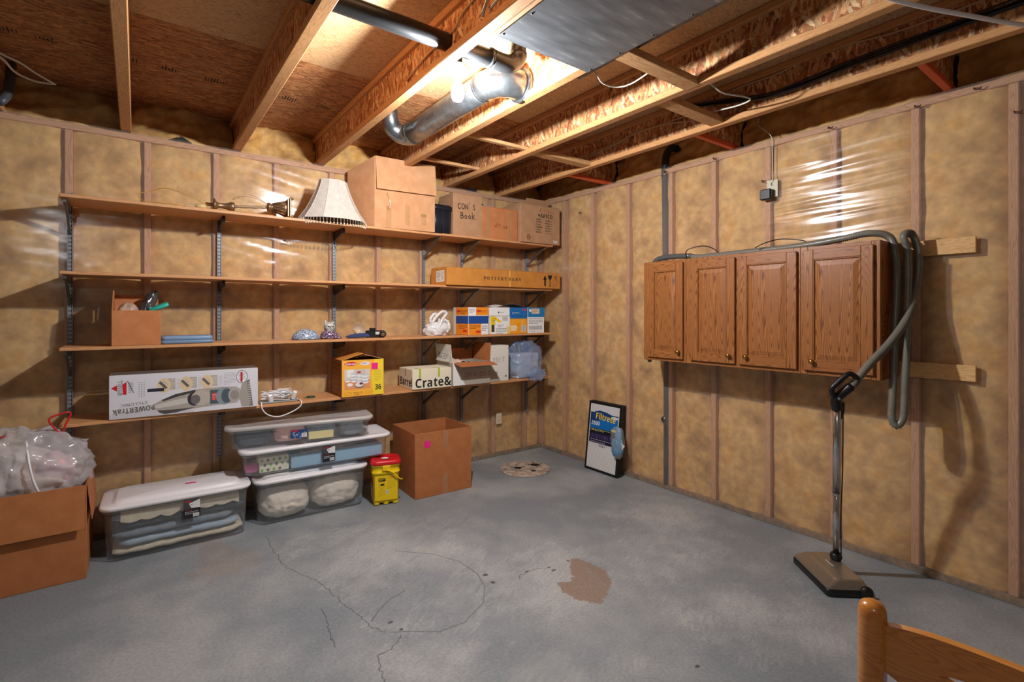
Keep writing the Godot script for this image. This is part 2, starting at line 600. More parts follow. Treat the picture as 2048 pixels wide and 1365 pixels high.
	M.steel_dark = plain(C(58, 58, 60), 0.5, 0.5)
	M.rust = plain(C(84, 54, 42), 0.85, 0.1)
	# plastics and paints
	M.black = plain(C(20, 20, 21), 0.38)
	M.slot = plain(C(16, 15, 14), 0.9)
	M.abs_pipe = plain(C(34, 35, 36), 0.3)
	M.abs_grey = plain(C(66, 70, 74), 0.42)
	M.hose = plain(C(124, 119, 106), 0.3)
	M.hose_smooth = plain(C(86, 88, 88), 0.3)
	M.champagne = plain(C(158, 146, 130), 0.27, 0.65)
	M.white_plastic = plain(C(236, 234, 236), 0.35)
	M.white_cable = plain(C(214, 208, 194), 0.5)
	M.cable_tan = plain(C(196, 164, 128), 0.6)
	M.porcelain = plain(C(238, 236, 230), 0.3)
	M.outlet = plain(C(222, 208, 176), 0.4)
	M.yellow = plain(C(246, 208, 8), 0.32)
	M.red = plain(C(214, 26, 34), 0.35)
	M.navy = plain(C(20, 25, 34), 0.4)
	M.orange_paint = plain(C(206, 84, 34), 0.7)
	M.pink_note = plain(C(240, 34, 140), 0.7)
	M.ink = plain(C(26, 24, 24), 0.8)
	M.ink_red = plain(C(168, 70, 44), 0.8)
	M.ink_grey = plain(C(90, 86, 84), 0.8)
	M.white_paper = plain(C(236, 234, 230), 0.85)
	# corrugated cardboard in a few tones
	var kraft := noise(51, 0.02, 4)
	var fibre := noise(52, 0.25, 2)
	var cb := mapped(256, kraft, ramp([[0.0, C(194, 140, 96)], [0.5, C(202, 148, 104)], [1.0, C(210, 158, 114)]]), fibre, 0.05)
	M.card = wrapped(cb, Vector3(2, 2, 2), 0.85)
	M.card_dark = wrapped(cb, Vector3(2, 2, 2), 0.85, C(228, 196, 164))
	M.card_orange = wrapped(cb, Vector3(2, 2, 2), 0.85, C(244, 212, 184))
	M.card_pale = wrapped(cb, Vector3(2, 2, 2), 0.85, C(226, 232, 240))
	M.card_yellow = wrapped(cb, Vector3(2, 2, 2), 0.8, C(255, 230, 140))
	M.card_white = plain(C(226, 222, 212), 0.8)
	M.card_cream = plain(C(234, 224, 198), 0.8)
	M.card_grey = plain(C(176, 166, 152), 0.8)
	M.tape = film(C(214, 170, 120), 0.35, 0.12)
	M.tape_green = plain(C(178, 196, 62), 0.4)
	# cloth
	M.cloth_blue = cloth(C(168, 190, 206), 61)
	M.cloth_slate = cloth(C(128, 144, 158), 62)
	M.cloth_cream = cloth(C(226, 214, 186), 63)
	M.cloth_pink = cloth(C(240, 186, 176), 64)
	M.cloth_dark = cloth(C(58, 66, 78), 65)
	M.cloth_grey = cloth(C(142, 150, 156), 66)
	M.pillow = cloth(C(244, 232, 214), 67)
	M.shade = cloth(C(206, 198, 186), 68)
	M.shade.backlight_enabled = true
	M.shade.backlight = Color(0.25, 0.23, 0.2)
	M.concrete_wall = wrapped(mapped(256, noise(71, 0.02, 4), ramp([[0.0, C(120, 118, 112)], [1.0, C(160, 156, 148)]]), fibre, 0.08), Vector3(1, 1, 1), 0.9)
	# lamp
	M.glow = plain(C(255, 250, 240), 0.4)
	M.glow.emission_enabled = true
	M.glow.emission = Color(1.0, 0.96, 0.9)
	M.glow.emission_energy_multiplier = 14.0

func cloth(c: Color, sd: int) -> StandardMaterial3D:
	var m := wrapped(mapped(128, noise(sd, 0.03, 3), ramp([[0.0, c.darkened(0.08)], [1.0, c.lightened(0.06)]]), noise(sd + 100, 0.3, 2), 0.07), Vector3(5, 5, 5), 0.95)
	m.rim_enabled = true
	m.rim = 0.2
	return m

# ---------------------------------------------------------------- floor
func make_floor():
	var size := 1536
	var tile := 4.8
	var k := size / tile
	# matter lying on or missing from the paint: red = worn light, green = brown spill, blue = cracks and dark spots
	var mk := canvas(size, size, Color(0, 0, 0, 1))
	var to := func(p: Array) -> Array:
		var o := []
		for i in range(0, p.size(), 2):
			o.append((p[i] + tile) * k); o.append(p[i + 1] * k)
		return o
	var r := RandomNumberGenerator.new()
	r.seed = 5
	for worn in [[[-2.84, 0.9, -2.71, 0.73, -2.25, 0.78, -2.23, 0.85, -2.55, 1.01, -2.79, 1.04], 0.9, 0.3], [[-2.44, 1.09, -2.18, 1.17, -1.78, 1.59, -2.23, 2.26, -2.49, 2.11, -2.63, 1.94, -2.71, 1.31], 0.7, 0.5], [[-2.23, 0.93, -1.62, 0.91, -1.6, 1.18, -1.98, 1.4, -2.26, 1.19], 0.55, 0.3], [[-1.91, 1.79, -1.36, 1.78, -1.3, 2.24, -1.83, 2.43, -2.13, 2.21], 0.6, 0.4], [[-0.62, 1.46, -0.23, 1.87, -0.36, 2.68, -1.04, 3.33, -1.48, 3.12, -1.42, 2.57], 0.6, 0.4], [[-2.78, 2.03, -2.24, 2.39, -1.81, 2.87, -2.05, 2.81, -2.69, 2.34], 0.45, 0.4]]:
		var p: Array = to.call(worn[0])
		var lo := Vector2(1e9, 1e9)
		var hi := -lo
		for i in range(0, p.size(), 2):
			lo = lo.min(Vector2(p[i], p[i + 1])); hi = hi.max(Vector2(p[i], p[i + 1]))
		var poly := PackedVector2Array()
		for i in range(0, p.size(), 2): poly.append(Vector2(p[i], p[i + 1]))
		for n in int((hi - lo).x * (hi - lo).y / 60.0):
			var c := Vector2(r.randf_range(lo.x, hi.x), r.randf_range(lo.y, hi.y)) + Vector2(r.randfn(0, 12), r.randfn(0, 12))
			if not Geometry2D.is_point_in_polygon(c, poly): continue
			var d := Vector2.from_angle(worn[2] * -1.0 + r.randfn(0, 0.25)) * r.randf_range(10, 46)
			var v: float = worn[1] * r.randf_range(0.3, 0.75)
			stroke(mk, [c.x - d.x / 2, c.y - d.y / 2, c.x + d.x / 2, c.y + d.y / 2], r.randf_range(2, 8), Color(v, 0, 0))
	for old in [[[-3.2, 0.44, -3.09, 0.43, -3.07, 0.66, -2.95, 0.82, -2.97, 0.9, -3.07, 0.96, -3.17, 0.96, -3.25, 0.9], 0.3]]:
		var edge: Array = to.call(old[0])
		shape(mk, edge, Color(0.3, old[1], 0))
		for i in range(0, edge.size(), 2):
			for n in 6: oval(mk, edge[i] + r.randfn(0, 8), edge[i + 1] + r.randfn(0, 8), r.randf_range(4, 14), r.randf_range(3, 10), Color(0.3, old[1], 0))
	var st: Array = to.call([-1.69, 2.17, -1.72, 2.25, -1.71, 2.34, -1.65, 2.43, -1.56, 2.39, -1.46, 2.33, -1.4, 2.24, -1.4, 2.14, -1.42, 2.04, -1.45, 2.02, -1.53, 2.1, -1.58, 2.18, -1.63, 2.21])
	shape(mk, st, Color(0, 0.85, 0))
	for i in 14:
		var a: Array = to.call([-1.66 + i * 0.012, 2.24 + i * 0.008, -1.58 + i * 0.011, 2.32 - i * 0.016])
		stroke(mk, a, 2.5, Color(0, r.randf_range(0.6, 0.95), 0))
	for i in range(0, st.size(), 2):
		var j := (i + 2) % st.size()
		for n in 14:
			var u := n / 14.0
			oval(mk, lerpf(st[i], st[j], u) + r.randfn(0, 1.2), lerpf(st[i + 1], st[j + 1], u) + r.randfn(0, 1.2), r.randf_range(1.5, 4), r.randf_range(1.5, 4), Color(0, 0.8, 0))
	for line in [[-2.84, 0.6, -2.85, 0.86, -2.83, 1.11, -2.73, 1.38, -2.7, 1.59, -2.66, 1.79, -2.64, 1.93, -2.6, 2.02], [-2.55, 2.06, -2.63, 2.13, -2.7, 2.14, -2.72, 2.23, -2.73, 2.31, -2.8, 2.6], [-2.79, 1.64, -2.8, 1.79, -2.82, 1.9, -2.82, 1.98], [-1.62, 2.01, -1.75, 1.97, -1.85, 2.0]]:
		var p: Array = to.call(line)
		var fine := []
		for i in range(0, p.size() - 2, 2):
			for q in 8:
				fine.append(lerpf(p[i], p[i + 2], q / 8.0) + r.randfn(0, 1.6)); fine.append(lerpf(p[i + 1], p[i + 3], q / 8.0) + r.randfn(0, 1.6))
		stroke(mk, fine, 1.4, Color(0, 0, 0.62))
	for line in [[-2.25, 1.29, -2.08, 1.47, -2.0, 1.64, -1.99, 1.82, -2.03, 1.96, -2.12, 2.08, -2.28, 2.16, -2.41, 2.15, -2.51, 2.07, -2.59, 2.02], [-2.63, 1.89, -2.57, 1.83, -2.49, 1.77, -2.39, 1.74]]:
		stroke(mk, to.call(line), 2.2, Color(0, 0, 0.3))
	var spots: Array = to.call([-1.96, 1.86, -1.97, 1.95, -2.54, 2.03, -2.56, 1.95, -1.48, 2.02, -1.62, 2.01, -1.62, 2.05, -1.75, 1.97, -1.66, 2.99, -3.3, 2.0, -2.96, 2.3])
	for i in range(0, spots.size(), 2):
		oval(mk, spots[i], spots[i + 1], r.randf_range(2, 6), r.randf_range(2, 5), Color(0, 0, 0.6))
	mk.convert(Image.FORMAT_RGB8)
	var marks := mk.get_data()
	var big := field(noise(81, 0.003, 3), size)
	var mid := field(noise(82, 0.016, 4), size)
	var fin := field(noise(83, 0.16, 3), size)
	var out := PackedByteArray()
	out.resize(size * size * 3)
	var d0 := Vector3(128, 136, 142)
	var l0 := Vector3(172, 174, 174)
	var b0 := Vector3(140, 118, 102)
	for i in size * size:
		var w := clampf((big[i] * 1.0 + mid[i] * 0.35 - 110.0) / 140.0, 0.0, 1.0) * 0.7
		var mr := marks[i * 3] / 255.0
		if mr > 0.0: w = clampf(w + mr * (0.3 + mid[i] / 420.0), 0.0, 1.15)
		var g := 0.92 + fin[i] / 1600.0
		var c := d0.lerp(l0, w)
		if marks[i * 3 + 1]: c = c.lerp(b0, marks[i * 3 + 1] / 255.0)
		if marks[i * 3 + 2]: c *= 1.0 - marks[i * 3 + 2] / 255.0 * 0.75
		c *= g
		out[i * 3] = int(c.x); out[i * 3 + 1] = int(c.y); out[i * 3 + 2] = int(c.z)
	var m := plain(Color.WHITE, 0.62)
	m.albedo_texture = ImageTexture.create_from_image(Image.create_from_data(size, size, false, Image.FORMAT_RGB8, out))
	var hn := noise(85, 0.05, 4)
	m.heightmap_enabled = true
	m.heightmap_texture = ImageTexture.create_from_image(hn.get_seamless_image(1024, 1024))
	m.heightmap_scale = 0.06
	var s := ST()
	var q := [Vector3(-6.4, 0, -0.4), Vector3(0.4, 0, -0.4), Vector3(0.4, 0, 6.8), Vector3(-6.4, 0, 6.8)]
	for i in [0, 1, 2, 0, 2, 3]:
		s.set_uv(Vector2((q[i].x + tile) / tile, q[i].z / tile))
		s.add_vertex(q[i])
	var f := setting("floor")
	part(f, "concrete_surface", s, m)
	part(f, "slab", bx(Vector3(6.8, 0.15, 7.2), 0.0, Vector3(-3.0, -0.077, 3.2)), M.concrete_wall)

# ---------------------------------------------------------------- ceiling
const JOISTS := [-6.0, -5.4, -4.79, -4.19, -3.58, -2.925, -2.32, -1.74, -1.125, -0.49]

func make_ceiling():
	var c := setting("ceiling")
	var seams := [-0.35, 1.15, 2.37, 3.59, 4.81, 6.8]
	for i in seams.size() - 1:
		for k in 3:
			var x0: float = [-6.4, -4.6, -2.16][k] + (0.0 if i % 2 == 0 else 0.0)
			var x1: float = [-4.6, -2.16, 0.4][k]
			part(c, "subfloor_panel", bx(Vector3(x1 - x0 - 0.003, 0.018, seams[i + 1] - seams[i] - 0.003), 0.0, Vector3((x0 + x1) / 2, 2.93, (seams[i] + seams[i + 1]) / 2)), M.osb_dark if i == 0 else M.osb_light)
	part(c, "upper_floor", bx(Vector3(6.8, 0.05, 7.2), 0.0, Vector3(-3.0, 2.97, 3.2)), M.concrete_wall)
	# stamped marks in rows across the dark panel
	for x in [-4.15, -3.95, -3.62, -3.4, -3.18, -2.75, -2.5, -2.0, -1.4]:
		var s := ST()
		var y := 2.9204
		var z: float = 0.57 + (x + 3.4) * -0.02
		for k in rnd.randi_range(4, 9):
			var w := rnd.randf_range(0.003, 0.007)
			var l := rnd.randf_range(0.02, 0.075)
			box(s, Vector3(x + k * 0.016, y, z + rnd.randf_range(-0.01, 0.01)), Vector3(w, 0.0006, l))
		for k in 5: box(s, Vector3(x + 0.03 + k * 0.012, y, z + rnd.randf_range(-0.02, 0.02)), Vector3(0.012, 0.0006, 0.006))
		part(c, "stamped_print", s, M.ink)
	var fl := done(bx(Vector3(0.058, 0.038, 6.9), 0.004))
	var webm := done(bx(Vector3(0.011, 0.18, 6.9)))
	for x in JOISTS:
		var j := Node3D.new()
		j.name = "joist"
		c.add_child(j, true)
		part(j, "bottom_flange", fl, M.flange, T(x, 2.691, 3.22))
		part(j, "top_flange", fl, M.flange, T(x, 2.901, 3.22))
		part(j, "web", webm, M.osb_web, T(x, 2.796, 3.22))
	# flat bridging boards between joists
	for b in [[-1.74, -1.125, 2.62, 0.09, 0.038, 2.69], [-1.74, -1.125, 1.19, 0.04, 0.024, 2.715], [-1.74, -1.125, 0.52, 0.04, 0.024, 2.715], [-1.125, -0.49, 1.22, 0.09, 0.038, 2.70], [-1.125, -0.49, 2.39, 0.09, 0.038, 2.70]]:
		part(c, "bridging_board", bx(Vector3(b[1] - b[0] - 0.012, b[4], b[3]), 0.003, Vector3((b[0] + b[1]) / 2, b[5], b[2])), M.pine_x)
	# short joist blocks to the right-hand rim, with orange painted lower edges
	for z in [0.94, 2.2, 3.43, 4.65]:
		var k := Node3D.new()
		k.name = "rim_block"
		c.add_child(k, true)
		part(k, "web", bx(Vector3(0.55, 0.21, 0.012), 0.0, Vector3(-0.19, 2.81, z)), M.osb_web)
		part(k, "lower_edge", bx(Vector3(0.55, 0.036, 0.034), 0.003, Vector3(-0.19, 2.69, z)), M.orange_paint)
	part(c, "nailer_strip", bx(Vector3(0.036, 0.034, 4.2), 0.003, Vector3(-2.272, 2.69, 4.5)), M.pine_z)

# ---------------------------------------------------------------- walls
const STUDS_BACK := [-6.3, -5.9, -5.49, -5.08, -4.67, -4.27, -3.867, -3.465, -3.06, -2.655, -2.235, -1.833, -1.42, -1.004, -0.62, -0.21, 0.02]
const STUDS_RIGHT := [-0.02, 0.368, 0.77, 1.211, 1.66, 2.047, 2.458, 2.871, 3.287, 3.685, 4.09, 4.5, 4.9, 5.31, 5.72, 6.12, 6.5]

# one wall in its own axes: along = distance along the wall, out = into the room
func insulated(w: Node3D, studs: Array, place: Callable, sd: int, stud_mat: Material, plate_mat: Material, wrinkle: Callable):
	var n1 := noise(sd, 2.4, 3)
	var n2 := noise(sd + 1, 9.0, 2)
	for i in studs.size():
		var s := ST()
		var a: Vector3 = place.call(studs[i], 1.33, -0.046)
		var d: Vector3 = place.call(1.0, 0.0, 0.0) - place.call(0.0, 0.0, 0.0)
		var size := Vector3(0.038, 2.58, 0.089) if absf(d.x) > 0.5 else Vector3(0.089, 2.58, 0.038)
		box(s, a, size, 0.003)
		part(w, "stud", s, stud_mat)
	var lo: float = studs[0]
	var hi: float = studs[studs.size() - 1]
	for y in [[0.019, "bottom_plate"], [2.641, "top_plate"]]:
		var s := ST()
		var d: Vector3 = place.call(hi, 0.0, 0.0) - place.call(lo, 0.0, 0.0)
		var size := Vector3(absf(d.x), 0.038, 0.089) if absf(d.x) > 0.5 else Vector3(0.089, 0.038, absf(d.z))
		box(s, (place.call(lo, y[0], -0.0445) + place.call(hi, y[0], -0.0445)) / 2, size, 0.003)
		part(w, y[1], s, plate_mat if y[0] > 1.0 else M.sill)
	var flip := false
	for i in studs.size() - 1:
		var a: float = studs[i] + 0.02
		var b: float = studs[i + 1] - 0.02
		var s := ST(true)
		sheet(s, 14, 74, func(u: float, v: float) -> Vector3:
			var x := lerpf(a, b, u)
			var y := lerpf(0.03, 2.63, v)
			var edge := pow(absf(2.0 * u - 1.0), 5.0)
			var z := -0.016 - 0.03 * edge + 0.016 * n1.get_noise_2d(x, y) + 0.005 * n2.get_noise_2d(x, y)
			return place.call(x, y, minf(z, -0.002)), flip)
		part(w, "insulation_batt", s, M.wool)
	var f := ST(true)
	sheet(f, 110, 360, func(u: float, v: float) -> Vector3:
		var x := lerpf(lo, hi, u)
		var y := lerpf(0.004, 2.668, v)
		return place.call(x, y, 0.009 + clampf(wrinkle.call(x, y), -0.006, 0.012)), flip)
	part(w, "vapor_barrier_film", f, M.film)

func make_walls():
	var back := setting("wall_back")
	var wa := noise(91, 1.0, 2)
	var wb := noise(92, 1.0, 2)
	part(back, "foundation_wall", bx(Vector3(6.9, 3.0, 0.12), 0.0, Vector3(-3.0, 1.49, -0.36)), M.concrete_wall)
	insulated(back, STUDS_BACK, func(a, y, o): return Vector3(a, y, o), 101, M.stud_y, M.plate_x, func(x: float, y: float) -> float:
		var strong := exp(-pow((x + 2.6) / 0.55, 2.0) - pow((y - 2.2) / 0.4, 2.0))
		var low := exp(-pow((x + 3.0) / 0.9, 2.0) - pow((y - 1.85) / 0.3, 2.0))
		var fine := wa.get_noise_2d(x * 1.6 + y * 2.0, (y + x * 0.22) * 12.0)
		var diag := wb.get_noise_2d((x * 0.8 + y * 0.6) * 12.0, (y * 0.8 - x * 0.6) * 2.0)
		return 0.0022 * wb.get_noise_2d(x * 2.0, y * 2.0) + fine * (0.0008 + 0.005 * strong) + diag * (0.0007 + 0.003 * low))
	# glass wool tucked between the joist ends
	for i in JOISTS.size():
		var a: float = JOISTS[i] + 0.012
		var b: float = JOISTS[i + 1] - 0.012 if i + 1 < JOISTS.size() else 0.1
		rim_wool(back, a, b, func(x, y, o): return Vector3(x, y, o), 120 + i, false)
	var right := setting("wall_right")
	part(right, "foundation_wall", bx(Vector3(0.12, 3.0, 7.2), 0.0, Vector3(0.36, 1.49, 3.2)), M.concrete_wall)
	insulated(right, STUDS_RIGHT, func(a, y, o): return Vector3(-o, y, a), 111, M.stud_y, M.plate_z, func(z: float, y: float) -> float:
		var strong := exp(-pow((z - 2.8) / 0.75, 2.0) - pow((y - 2.25) / 0.36, 2.0))
		var tip := absf(fposmod(z - 2.458 + 0.2, 0.41) - 0.2)
		var fine := wa.get_noise_2d(z * 1.1 + 7.0, (y - z * 0.03) * 12.0)
		return 0.0022 * wb.get_noise_2d(z * 2.0 + 9.0, y * 1.5) + fine * (0.0006 + 0.0075 * strong * (0.55 + tip)))
	var prev := -0.3
	for z in [0.94, 2.2, 3.43, 4.65, 6.7]:
		rim_wool(right, prev + 0.01, z - 0.01, func(x, y, o): return Vector3(-o, y, x), 140 + int(z * 10), false)
		prev = z
	var left := setting("wall_left")
	part(left, "foundation_wall", bx(Vector3(0.12, 3.0, 7.2), 0.0, Vector3(-6.4, 1.49, 3.2)), M.concrete_wall)
	var front := setting("wall_front")
	part(front, "foundation_wall", bx(Vector3(6.9, 3.0, 0.12), 0.0, Vector3(-3.0, 1.49, 6.75)), M.concrete_wall)

func rim_wool(w: Node3D, a: float, b: float, place: Callable, sd: int, flip: bool):
	var n1 := noise(sd, 5.0, 3)
	var n2 := noise(sd + 3, 14.0, 3)
	var s := ST(true)
	sheet(s, maxi(8, int((b - a) / 0.04)), 12, func(u: float, v: float) -> Vector3:
		var x := lerpf(a, b, u)
		var y := lerpf(2.64, 2.925, v)
		var o := -0.13 + 0.06 * (1.0 - v) + 0.05 * n1.get_noise_2d(x, y * 1.6) + 0.02 * n2.get_noise_2d(x, y)
		o -= 0.05 * pow(absf(2.0 * u - 1.0), 6.0)
		return place.call(x, y + 0.012 * n1.get_noise_2d(y, x), o), flip)
	part(w, "rim_insulation", s, M.wool)

# ---------------------------------------------------------------- lamp, pipes, ducts, cables under the ceiling
func lamp(at: Vector3, label: String, energy: float):
	var t := thing("bare_bulb_lampholder", label, "lamp", Vector3(at.x, 2.715, at.z), 0.0, "bare bulbs under the joists")
	var b := ST(true)
	lathe(b, [Vector2(0.0, -0.187), Vector2(0.012, -0.186), Vector2(0.023, -0.18), Vector2(0.031, -0.165), Vector2(0.0335, -0.145), Vector2(0.031, -0.122), Vector2(0.024, -0.1), Vector2(0.017, -0.08), Vector2(0.0145, -0.066)], 28)
	part(t, "light_bulb", b, M.glow)
	var h := ST(true)
	lathe(h, [Vector2(0.016, -0.068), Vector2(0.022, -0.062), Vector2(0.024, -0.045), Vector2(0.03, -0.038), Vector2(0.056, -0.034), Vector2(0.06, -0.026), Vector2(0.058, -0.014), Vector2(0.045, -0.006), Vector2(0.03, 0.004)], 32)
	part(t, "porcelain_holder", h, M.porcelain)
	part(t, "junction_box", bx(Vector3(0.056, 0.05, 0.06), 0.004, Vector3(-0.008, 0.028, -0.012)), M.galvanized)
	var l := OmniLight3D.new()
	l.name = "bulb_light"
	t.add_child(l)
	l.position = Vector3(0, -0.142, 0)
	l.light_energy = energy
	l.light_color = LAMP_COLOR
	l.light_size = 0.03
	l.omni_range = 20.0
	l.omni_attenuation = 2.0
	l.shadow_enabled = true

func cable(nm: String, pts: Array, r: float, mat: Material, label: String, group := "", cat := "cable"):
	var s := ST(true)
	tube(s, curve(pts, 0.04), r, 7)
	single(nm, s, mat, label, cat, Transform3D(), group)

func make_ceiling_fittings():
	lamp(Vector3(BULB.x, 0, BULB.z), "lit bare bulb in a white porcelain holder under the joist", LAMP_ENERGY)
	lamp(Vector3(-4.41, 0, 5.2), "second bare bulb in a porcelain holder behind the viewer", LAMP_ENERGY * 0.14)
	# black drain pipe through the joists with an elbow
	var t := thing("drain_pipe", "black plastic drain pipe passing through the joists to an elbow", "pipe", Vector3(-2.4, 2.762, 2.085))
	var s := ST(true)
	tube(s, [Vector3(-1.75, 0, 0), Vector3(-0.9, 0, 0), Vector3(-0.3, 0, 0), Vector3(0.37, 0, 0)], 0.042, 20)
	part(t, "pipe", s, M.abs_pipe)
	s = ST(true)
	tube(s, curve([Vector3(0.33, 0, 0), Vector3(0.42, 0.0, 0), Vector3(0.475, 0.03, 0), Vector3(0.49, 0.06, 0.01), Vector3(0.49, 0.07, 0.01)], 0.012), 0.047, 20)
	part(t, "elbow", s, M.abs_pipe)
	s = ST(true)
	tube(s, [Vector3(0.49, 0.05, 0.01), Vector3(0.49, 0.157, 0.01)], 0.042, 20)
	part(t, "riser", s, M.abs_pipe)
	for x in [0.31]:
		s = ST(true)
		tube(s, [Vector3(x, 0, 0), Vector3(x + 0.012, 0, 0)], 0.05, 20)
		part(t, "collar", s, M.abs_pipe)
	# round galvanized duct
	t = thing("round_duct", "shiny galvanized round duct running between two joists", "duct", Vector3(-1.92, 2.765, 1.3))
	s = ST(true)
	tube(s, [Vector3(0, 0, -0.43), Vector3(0, 0, -0.2), Vector3(0, 0, 0.2), Vector3(0, 0, 0.48)], 0.078, 30)
	part(t, "duct_pipe", s, M.galvanized)
	for z in [-0.43, 0.48]:
		s = ST(true)
		tube(s, [Vector3(0, 0, z - 0.008), Vector3(0, 0, z), Vector3(0, 0, z + 0.008)], func(i, _d): return 0.084 if i == 1 else 0.079, 30)
		part(t, "seam_ring", s, M.galvanized)
	s = ST(true)
	var el := curve([Vector3(0, 0, -0.42), Vector3(-0.005, 0.0, -0.49), Vector3(-0.05, 0.01, -0.54), Vector3(-0.11, 0.045, -0.545), Vector3(-0.14, 0.09, -0.52), Vector3(-0.145, 0.155, -0.515)], 0.03)
	var last := el.size() - 1
	tube(s, el, func(i, _d): return lerpf(0.08, 0.052, float(i) / last), 24)
	part(t, "boot_elbow", s, M.galvanized)
	s = ST(true)
	tube(s, curve([Vector3(0, 0, 0.47), Vector3(0.0, 0.0, 0.52), Vector3(0.03, 0.0, 0.59), Vector3(0.09, 0.0, 0.62), Vector3(0.172, 0, 0.625)], 0.05), func(i, _d): return 0.083 if i % 2 == 0 else 0.079, 26)
	part(t, "gored_elbow", s, M.galvanized)
	s = ST(true)
	tube(s, [Vector3(0.15, 0, 0.625), Vector3(0.168, 0, 0.625)], 0.097, 26)
	part(t, "wall_collar", s, M.galvanized)
	# flat return air panning
	t = thing("sheet_metal_panel", "flat grey sheet metal panel nailed under two joists", "panel", Vector3(-1.99, 2.669, 2.41))
	part(t, "sheet", bx(Vector3(0.552, 0.0016, 2.4), 0.0, Vector3(0, 0, 1.2)), M.sheet_metal)
	for k in 12:
		for e in [-0.262, 0.262]:
			s = ST(true)
			lathe(s, [Vector2(0.0, -0.003), Vector2(0.005, -0.002), Vector2(0.006, 0.001)], 8, Transform3D(Basis(), Vector3(e + rnd.randf_range(-0.004, 0.004), -0.0008, 0.03 + k * 0.19)))
			part(t, "screw", s, M.steel_dark)
	single("trunk_duct", bx(Vector3(0.085, 0.16, 2.9), 0.004, Vector3(-1.655, 2.8, 3.7)), M.sheet_metal, "rectangular grey metal duct in the joist bay beside the panel", "duct")
	# flexible metal tubes by the joist
	cable("metal_conduit", [Vector3(-2.365, 2.9, 2.62), Vector3(-2.36, 2.76, 2.47), Vector3(-2.352, 2.72, 2.42)], 0.008, M.chrome, "short shiny metal tube rising steeply beside the joist web", "", "conduit")
	cable("metal_conduit", [Vector3(-2.37, 2.745, 2.8), Vector3(-2.36, 2.735, 2.6), Vector3(-2.352, 2.725, 2.48)], 0.007, M.chrome, "shiny metal tube running low along the joist flange", "", "conduit")
	cable("ceiling_cable", [Vector3(-2.335, 2.862, 2.5), Vector3(-2.335, 2.835, 2.25), Vector3(-2.335, 2.79, 2.157), Vector3(-2.335, 2.788, 1.99), Vector3(-2.335, 2.775, 1.82), Vector3(-2.335, 2.742, 1.64)], 0.0045, M.cable_tan, "tan cable stapled to the joist web above the bulb")
	cable("ceiling_cable", [Vector3(-0.51, 2.785, 0.9), Vector3(-0.51, 2.785, 1.159), Vector3(-0.51, 2.8, 1.54), Vector3(-0.51, 2.826, 1.72), Vector3(-0.51, 2.816, 1.95), Vector3(-0.51, 2.82, 2.26), Vector3(-0.51, 2.87, 2.52), Vector3(-0.51, 2.868, 2.76), Vector3(-0.51, 2.892, 2.95), Vector3(-0.51, 2.883, 3.14), Vector3(-0.51, 2.854, 3.4), Vector3(-0.51, 2.86, 4.3)], 0.005, M.cable_tan, "long tan cable stapled along the joist nearest the right wall")
	cable("ceiling_cable", [Vector3(-0.512, 2.77, 0.65), Vector3(-0.512, 2.762, 1.15), Vector3(-0.512, 2.79, 1.55), Vector3(-0.512, 2.815, 1.72), Vector3(-0.512, 2.808, 1.98), Vector3(-0.515, 2.764, 2.2), Vector3(-0.515, 2.75, 2.36)], 0.0045, M.cable_tan, "thin tan cable looping below its neighbour on the joist web")
	t = thing("black_cable_bundle", "bundle of black cables sagging along the joist web", "cables", Vector3(-0.53, 2.75, 3.0))
	for k in 7:
		s = ST(true)
		var o := Vector3(rnd.randf_range(-0.012, 0.012), rnd.randf_range(-0.012, 0.012), 0)
		var p := []
		for q in [[-0.54, 2.86, 2.16], [-0.55, 2.80, 2.44], [-0.54, 2.745, 2.74], [-0.54, 2.745, 2.96], [-0.54, 2.759, 3.15], [-0.54, 2.765, 3.37], [-0.54, 2.771, 3.56], [-0.54, 2.775, 3.8], [-0.54, 2.78, 4.6]]:
			p.append(Vector3(q[0], q[1], q[2]) + o * rnd.randf_range(0.6, 1.3) - t.position)
		tube(s, curve(p, 0.06), 0.005, 6)
		part(t, "cable_strand", s, M.black)
	cable("ceiling_cable", [Vector3(-1.5, 2.655, 3.45), Vector3(-1.156, 2.645, 3.571), Vector3(-0.9, 2.642, 3.68), Vector3(-0.6, 2.65, 3.8), Vector3(-0.4, 2.66, 3.9)], 0.009, M.white_plastic, "thick white cable crossing under the joists at upper right")
	cable("ceiling_cable", [Vector3(-1.62, 2.71, 2.378), Vector3(-1.54, 2.685, 2.35), Vector3(-1.452, 2.678, 2.375), Vector3(-1.413, 2.685, 2.434), Vector3(-1.413, 2.7, 2.546), Vector3(-1.4, 2.72, 2.6)], 0.004, M.white_cable, "thin pale cable hanging in a loop beside the metal panel")
	cable("ceiling_cable", [Vector3(-1.08, 2.72, 2.66), Vector3(-1.0, 2.68, 2.68), Vector3(-0.938, 2.668, 2.69), Vector3(-0.765, 2.668, 2.739), Vector3(-0.7, 2.68, 2.64), Vector3(-0.66, 2.71, 2.48), Vector3(-0.6, 2.74, 2.4)], 0.0045, M.white_cable, "pale cable draped between the last two joists")
	cable("ceiling_cable", [Vector3(-4.2, 2.8, 0.75), Vector3(-4.077, 2.78, 0.614), Vector3(-4.014, 2.78, 0.541), Vector3(-3.969, 2.78, 0.438), Vector3(-3.903, 2.78, 0.322)], 0.006, M.white_cable, "upper of two pale cables at the ceiling's far left")
	cable("ceiling_cable", [Vector3(-4.2, 2.79, 0.72), Vector3(-4.084, 2.775, 0.572), Vector3(-4.051, 2.77, 0.412), Vector3(-3.983, 2.775, 0.316), Vector3(-3.895, 2.78, 0.318)], 0.006, M.white_cable, "lower of two pale cables at the ceiling's far left")
